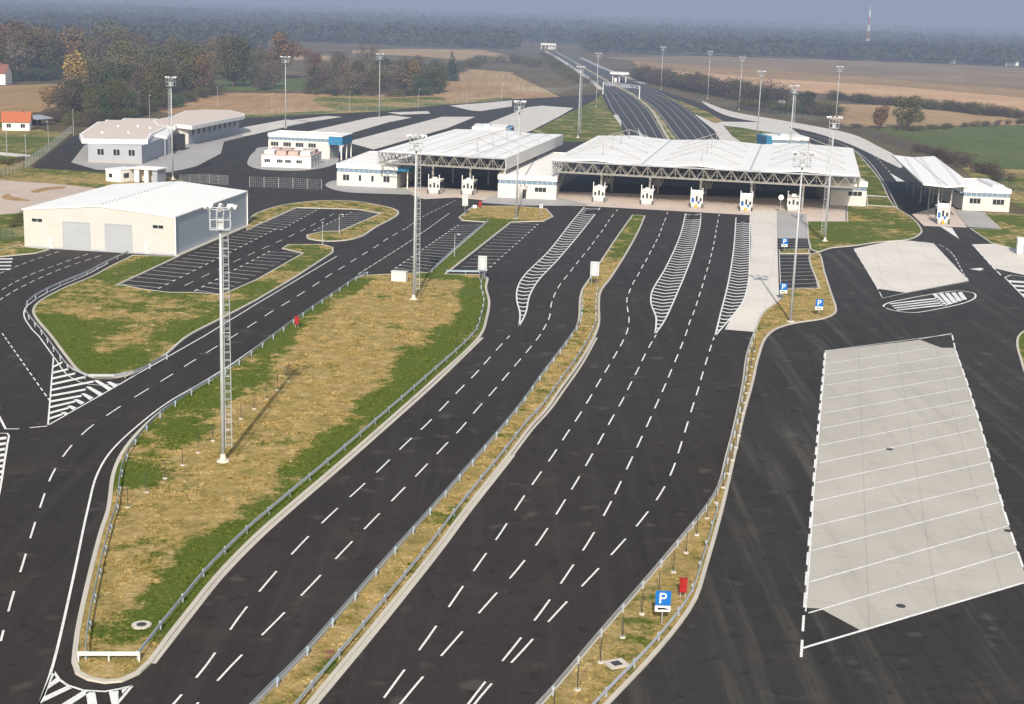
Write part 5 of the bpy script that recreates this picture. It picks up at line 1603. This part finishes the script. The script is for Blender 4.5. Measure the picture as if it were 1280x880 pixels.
# named individuals
tree('yellow0', 95, 133, 66, 1.25, 'tall pale yellow poplar at the left edge of the wood', name='poplar_tree')
tree('yellow2', 62, 142, 34, 1.2, 'low yellow-green tree in front of the yellow poplar', name='leafy_tree')
tree('rust1', 252, 116, 46, 1.0, 'round rust-red tree just right of the dark green tree', name='autumn_tree')
tree('solo1', 291, 108, 62, 1.2, 'large rust-brown tree with a dense crown in the middle of the wood', name='autumn_tree')
tree('solo0', 354, 98, 58, 1.2, 'large rust-brown tree standing alone right of the wood', name='autumn_tree')
tree('green1', 236, 108, 60, 1.1, 'big dark blue-green tree in the wood', name='leafy_tree')
tree('conif0', 565, 101, 36, 1.15, 'single dark conifer on the edge of the tan field', name='conifer_tree')
tree('solo1', 1134, 161, 41, 1.35, 'solitary round olive-brown tree on the edge of the green meadow', name='autumn_tree')
tree('solo0', 1101, 160, 28, 1.3, 'small brown tree left of the round meadow tree', name='autumn_tree')
tree('green2', 1005, 142, 30, 1.6, 'dark green bush among the hedge behind the masts', name='leafy_tree')
tree('green0', 957, 138, 30, 1.2, 'dark pointed evergreen rising from the hedge behind the masts', name='leafy_tree')
# wood, back to front
rows = []
for k in range(46): rows.append((TR.uniform(-40, 175), TR.uniform(88, 99), TR.uniform(42, 62), TR.choice(['bare', 'bare', 'olive', 'olive', 'rust'])))
for k in range(24): rows.append((TR.uniform(175, 330), TR.uniform(88, 100), TR.uniform(30, 44), TR.choice(['bare', 'bare', 'olive', 'rust'])))
for k in range(26): rows.append((TR.uniform(115, 250), TR.uniform(100, 118), TR.uniform(44, 62), TR.choice(['bare', 'olive', 'olive', 'green', 'bare'])))
for k in range(26): rows.append((TR.uniform(98, 215), TR.uniform(118, 138), TR.uniform(44, 60), TR.choice(['olive', 'green', 'bare', 'olive', 'bare'])))
for k in range(16): rows.append((TR.uniform(80, 165), TR.uniform(138, 150), TR.uniform(34, 50), TR.choice(['olive', 'green', 'bare'])))
for k in range(22): rows.append((TR.uniform(380, 480), TR.uniform(88, 112), TR.uniform(24, 38), TR.choice(['bare', 'bare', 'rust', 'olive'])))
for k in range(26): rows.append((TR.uniform(385, 520), TR.uniform(106, 120), TR.uniform(28, 42), TR.choice(['bare', 'bare', 'green', 'olive', 'rust'])))
for k in range(18): rows.append((TR.uniform(495, 555), TR.uniform(104, 120), TR.uniform(24, 36), TR.choice(['green', 'green', 'olive'])))
for k in range(8): rows.append((TR.uniform(320, 345), TR.uniform(100, 114), TR.uniform(24, 36), TR.choice(['bare', 'green'])))
rows.sort(key=lambda r: r[1])
for (x, y, hp, key) in rows:
    w = TR.uniform(.9, 1.3)
    tree(key, x, y, hp, w, rnd=TR)
hedgefix = 1
# hedges: bushes one by one
def hedge(pts, n, h0, h1, keys, label, group, w=1.3):
    P = gp(pts); S = arc(P)
    for k in range(n):
        s = S[-1] * (k + TR.random()) / n
        c = at(P, S, s)
        g = Vector((c[0] + TR.uniform(-3, 3), c[1] + TR.uniform(-6, 6), -.05))
        key = TR.choice(keys) + str(TR.randrange(3))
        o = bpy.data.objects.new('bush', None); COL.objects.link(o)
        hh = TR.uniform(h0, h1)
        o.location = g; o.rotation_euler = (0, 0, TR.random() * 6); o.scale = (hh * w * TR.uniform(.8, 1.3), hh * w, hh)
        o['label'] = label; o['category'] = 'bush'; o['group'] = group
        child(o, 'foliage', PROTO[key][0], (0, 0, 0)); child(o, 'stems', PROTO[key][1], (0, 0, 0))
hedge([(800, 101), (840, 108), (890, 118), (940, 126), (990, 130)], 46, 9, 15, ['bbush', 'bbush', 'bush'], 'dark brown bush in the hedge behind the row of masts', 'hedge behind the masts', 1.5)
hedge([(930, 136), (975, 142), (1010, 143), (1050, 144)], 26, 5, 8.5, ['gbush', 'bush', 'bbush'], 'mixed green and brown bush beside the curving ramp', 'bushes beside the curving ramp', 1.4)
hedge([(1040, 124), (1090, 130), (1130, 133), (1200, 140), (1290, 150)], 50, 5, 7.5, ['bbush', 'bbush', 'bush'], 'brown bush in the long hedge between the orange field and the meadow', 'hedge between the field and the meadow', 1.7)
hedge([(1060, 160), (1120, 164), (1200, 160), (1290, 154)], 26, 2.2, 3.6, ['bbush', 'bush'], 'low brown bush along the top edge of the green meadow', 'low bushes on the meadow edge', 1.8)
hedge([(1140, 186), (1160, 192), (1185, 198)], 10, 2.6, 4.2, ['bbush'], 'dark scrubby bush behind the narrow right-hand canopy', 'scrub behind the right-hand canopy', 1.7)
hedge([(1180, 196), (1205, 208), (1235, 216), (1252, 226)], 20, 2.8, 4.8, ['bbush'], 'purplish brown bush behind the right-hand office', 'scrub behind the right-hand office', 1.6)
hedge([(680, 70), (700, 90), (735, 108)], 22, 5, 8, ['bbush', 'bush'], 'scrubby bush on the motorway embankment', 'bushes on the motorway embankment', 1.5)
hedge([(555, 96), (600, 80), (640, 78), (672, 85)], 22, 6, 10, ['bbush', 'bush'], 'brown bush between the two tan fields', 'bushes between the tan fields', 1.7)
hedge([(0, 102), (40, 101), (80, 98)], 16, 6, 10, ['bbush', 'gbush'], 'dark bush in the hedge beside the left farmhouse', 'hedge beside the left farmhouse', 1.6)
hedge([(0, 282), (12, 280), (29, 278)], 7, 1.8, 2.8, ['bbush', 'bush'], 'dry bush beside the left wall of the hangar', 'dry bushes left of the hangar', 1.3)
hedge([(-10, 207), (10, 203), (35, 200)], 8, 1.5, 2.4, ['bbush', 'bush'], 'low dry bush by the mesh fence at the left edge', 'dry bushes at the left edge', 1.6)
hedge([(70, 150), (100, 158), (140, 152), (190, 142), (230, 128), (270, 117)], 40, 3.5, 6.5, ['bbush', 'gbush', 'bush'], 'bush of the undergrowth along the near edge of the wood', 'undergrowth at the wood edge', 1.5)
hedge([(385, 118), (440, 119.5), (500, 120.5), (550, 117)], 24, 3.5, 6, ['bbush', 'gbush', 'bush'], 'bush of the undergrowth along the far tree belt beyond the lorry lanes', 'undergrowth at the far tree belt', 1.5)
# the far wood: one mass nobody could count
def far_wood(name, zones, label):
    rnd = random.Random(11)
    vs, fs = [], []
    for (y0, y1, x0, x1, n, h0, h1, q, s) in zones:
        for k in range(n):
            py = y0 + (y1 - y0) * rnd.random() ** .8
            px = rnd.uniform(x0, x1)
            g = G(px, max(py + .033 * (px - 640), 14.2 + .033 * (px - 640)))
            if abs(px - 688) < 42 and py > 54: continue
            if mnoise.noise(Vector((g.x * .004, g.y * .004, 0))) > .52: continue
            h = rnd.uniform(h0, h1) * rnd.uniform(.65, 1.12) * (1 + .25 * mnoise.noise(Vector((g.x * .02, g.y * .006, 3))))
            r = h * rnd.uniform(.30, .42)
            for j in range(q):
                a = rnd.random() * 2 * PI; el = rnd.uniform(-.75, 1.0)
                cz = math.sqrt(max(0, 1 - el * el))
                rr = rnd.uniform(.75, 1.05)
                p = Vector((g.x + r * rr * cz * math.cos(a), g.y + r * rr * cz * math.sin(a), h * .56 + h * .42 * el * rr))
                S_ = s * rnd.uniform(.6, 1.4)
                nn = Vector((math.cos(a) * cz, math.sin(a) * cz, el + .3)).normalized()
                nn = (nn + Vector((rnd.uniform(-.6, .6), rnd.uniform(-.6, .6), rnd.uniform(-.6, .6)))).normalized()
                x = nn.orthogonal().normalized(); yv = nn.cross(x)
                i0 = len(vs)
                vs += [p + x * S_, p + yv * S_, p - x * S_, p - yv * S_]
                fs.append((i0, i0 + 1, i0 + 2, i0 + 3))
    me = bpy.data.meshes.new(name); me.from_pydata([tuple(v) for v in vs], [], fs); me.materials.append(MA['wood'])
    o = bpy.data.objects.new(name, me); COL.objects.link(o)
    o['kind'] = 'stuff'; o['label'] = label; o['category'] = 'wood'
    return o
far_wood('far_wood', [(60, 76, -100, 330, 900, 12, 18, 40, 2.2), (52, 60, 330, 640, 700, 11, 17, 60, 1.5), (38, 62, -100, 700, 2600, 15, 22, 40, 2.3), (26, 40, -120, 760, 2600, 18, 26, 22, 3.8), (15, 27, -150, 1400, 3600, 20, 32, 9, 9.5),
                      (42, 62, 690, 1400, 2600, 14, 21, 40, 2.3), (28, 44, 720, 1400, 2400, 16, 24, 22, 3.6), (54, 57.5, 1000, 1400, 400, 14, 22, 50, 1.9)], 'hazy autumn woodland reaching to the horizon')
# ------------------------------------------------------------------ sky, sun, haze
W = bpy.data.worlds.new('World'); SC.world = W; W.use_nodes = True
wn = W.node_tree.nodes; sky = wn.new('ShaderNodeTexSky')
sky.sky_type = 'NISHITA'; sky.sun_disc = False
SUN_EL, SUN_AZ = RD(32.5), RD(182)      # the sun stands behind the viewer
sky.sun_elevation = SUN_EL; sky.sun_rotation = SUN_AZ
sky.air_density = 1.3; sky.dust_density = 2.5; sky.altitude = 100
W.node_tree.links.new(sky.outputs[0], wn['Background'].inputs[0])
wn['Background'].inputs[1].default_value = .15
sd = bpy.data.lights.new('sun', 'SUN'); sd.energy = 5.0; sd.angle = RD(.5); sd.color = (1, .93, .82)
so = bpy.data.objects.new('sun', sd); COL.objects.link(so)
sv = Vector((math.sin(SUN_AZ) * math.cos(SUN_EL), math.cos(SUN_AZ) * math.cos(SUN_EL), math.sin(SUN_EL)))
so.rotation_euler = sv.to_track_quat('Z', 'Y').to_euler()
so.location = (0, -50, 120)
hz = MB().box(-13000, 13000, 150, 23000, -1, 260)
MA['haze'] = hm = bpy.data.materials.new('haze'); hm.use_nodes = True
ht = hm.node_tree; ht.nodes.clear()
ho = ht.nodes.new('ShaderNodeOutputMaterial')
ab = ht.nodes.new('ShaderNodeVolumeAbsorption'); em = ht.nodes.new('ShaderNodeEmission'); ad = ht.nodes.new('ShaderNodeAddShader')
DENS = 1 / 2700
ab.inputs['Density'].default_value = DENS; ab.inputs['Color'].default_value = (0, 0, 0, 1)
em.inputs['Color'].default_value = (.295, .35, .475, 1); em.inputs['Strength'].default_value = DENS  # the volume glows by itself in place of scattered sunlight
ht.links.new(ab.outputs[0], ad.inputs[0]); ht.links.new(em.outputs[0], ad.inputs[1]); ht.links.new(ad.outputs[0], ho.inputs['Volume'])
o = hz.build('haze', 'haze', None, 'structure')
SC.view_settings.view_transform = 'Standard'; SC.view_settings.look = 'None'; SC.view_settings.exposure = 0
SC.cycles.use_denoising = True
SC.cycles.max_bounces = 5; SC.cycles.diffuse_bounces = 2; SC.cycles.volume_bounces = 0; SC.cycles.transparent_max_bounces = 16
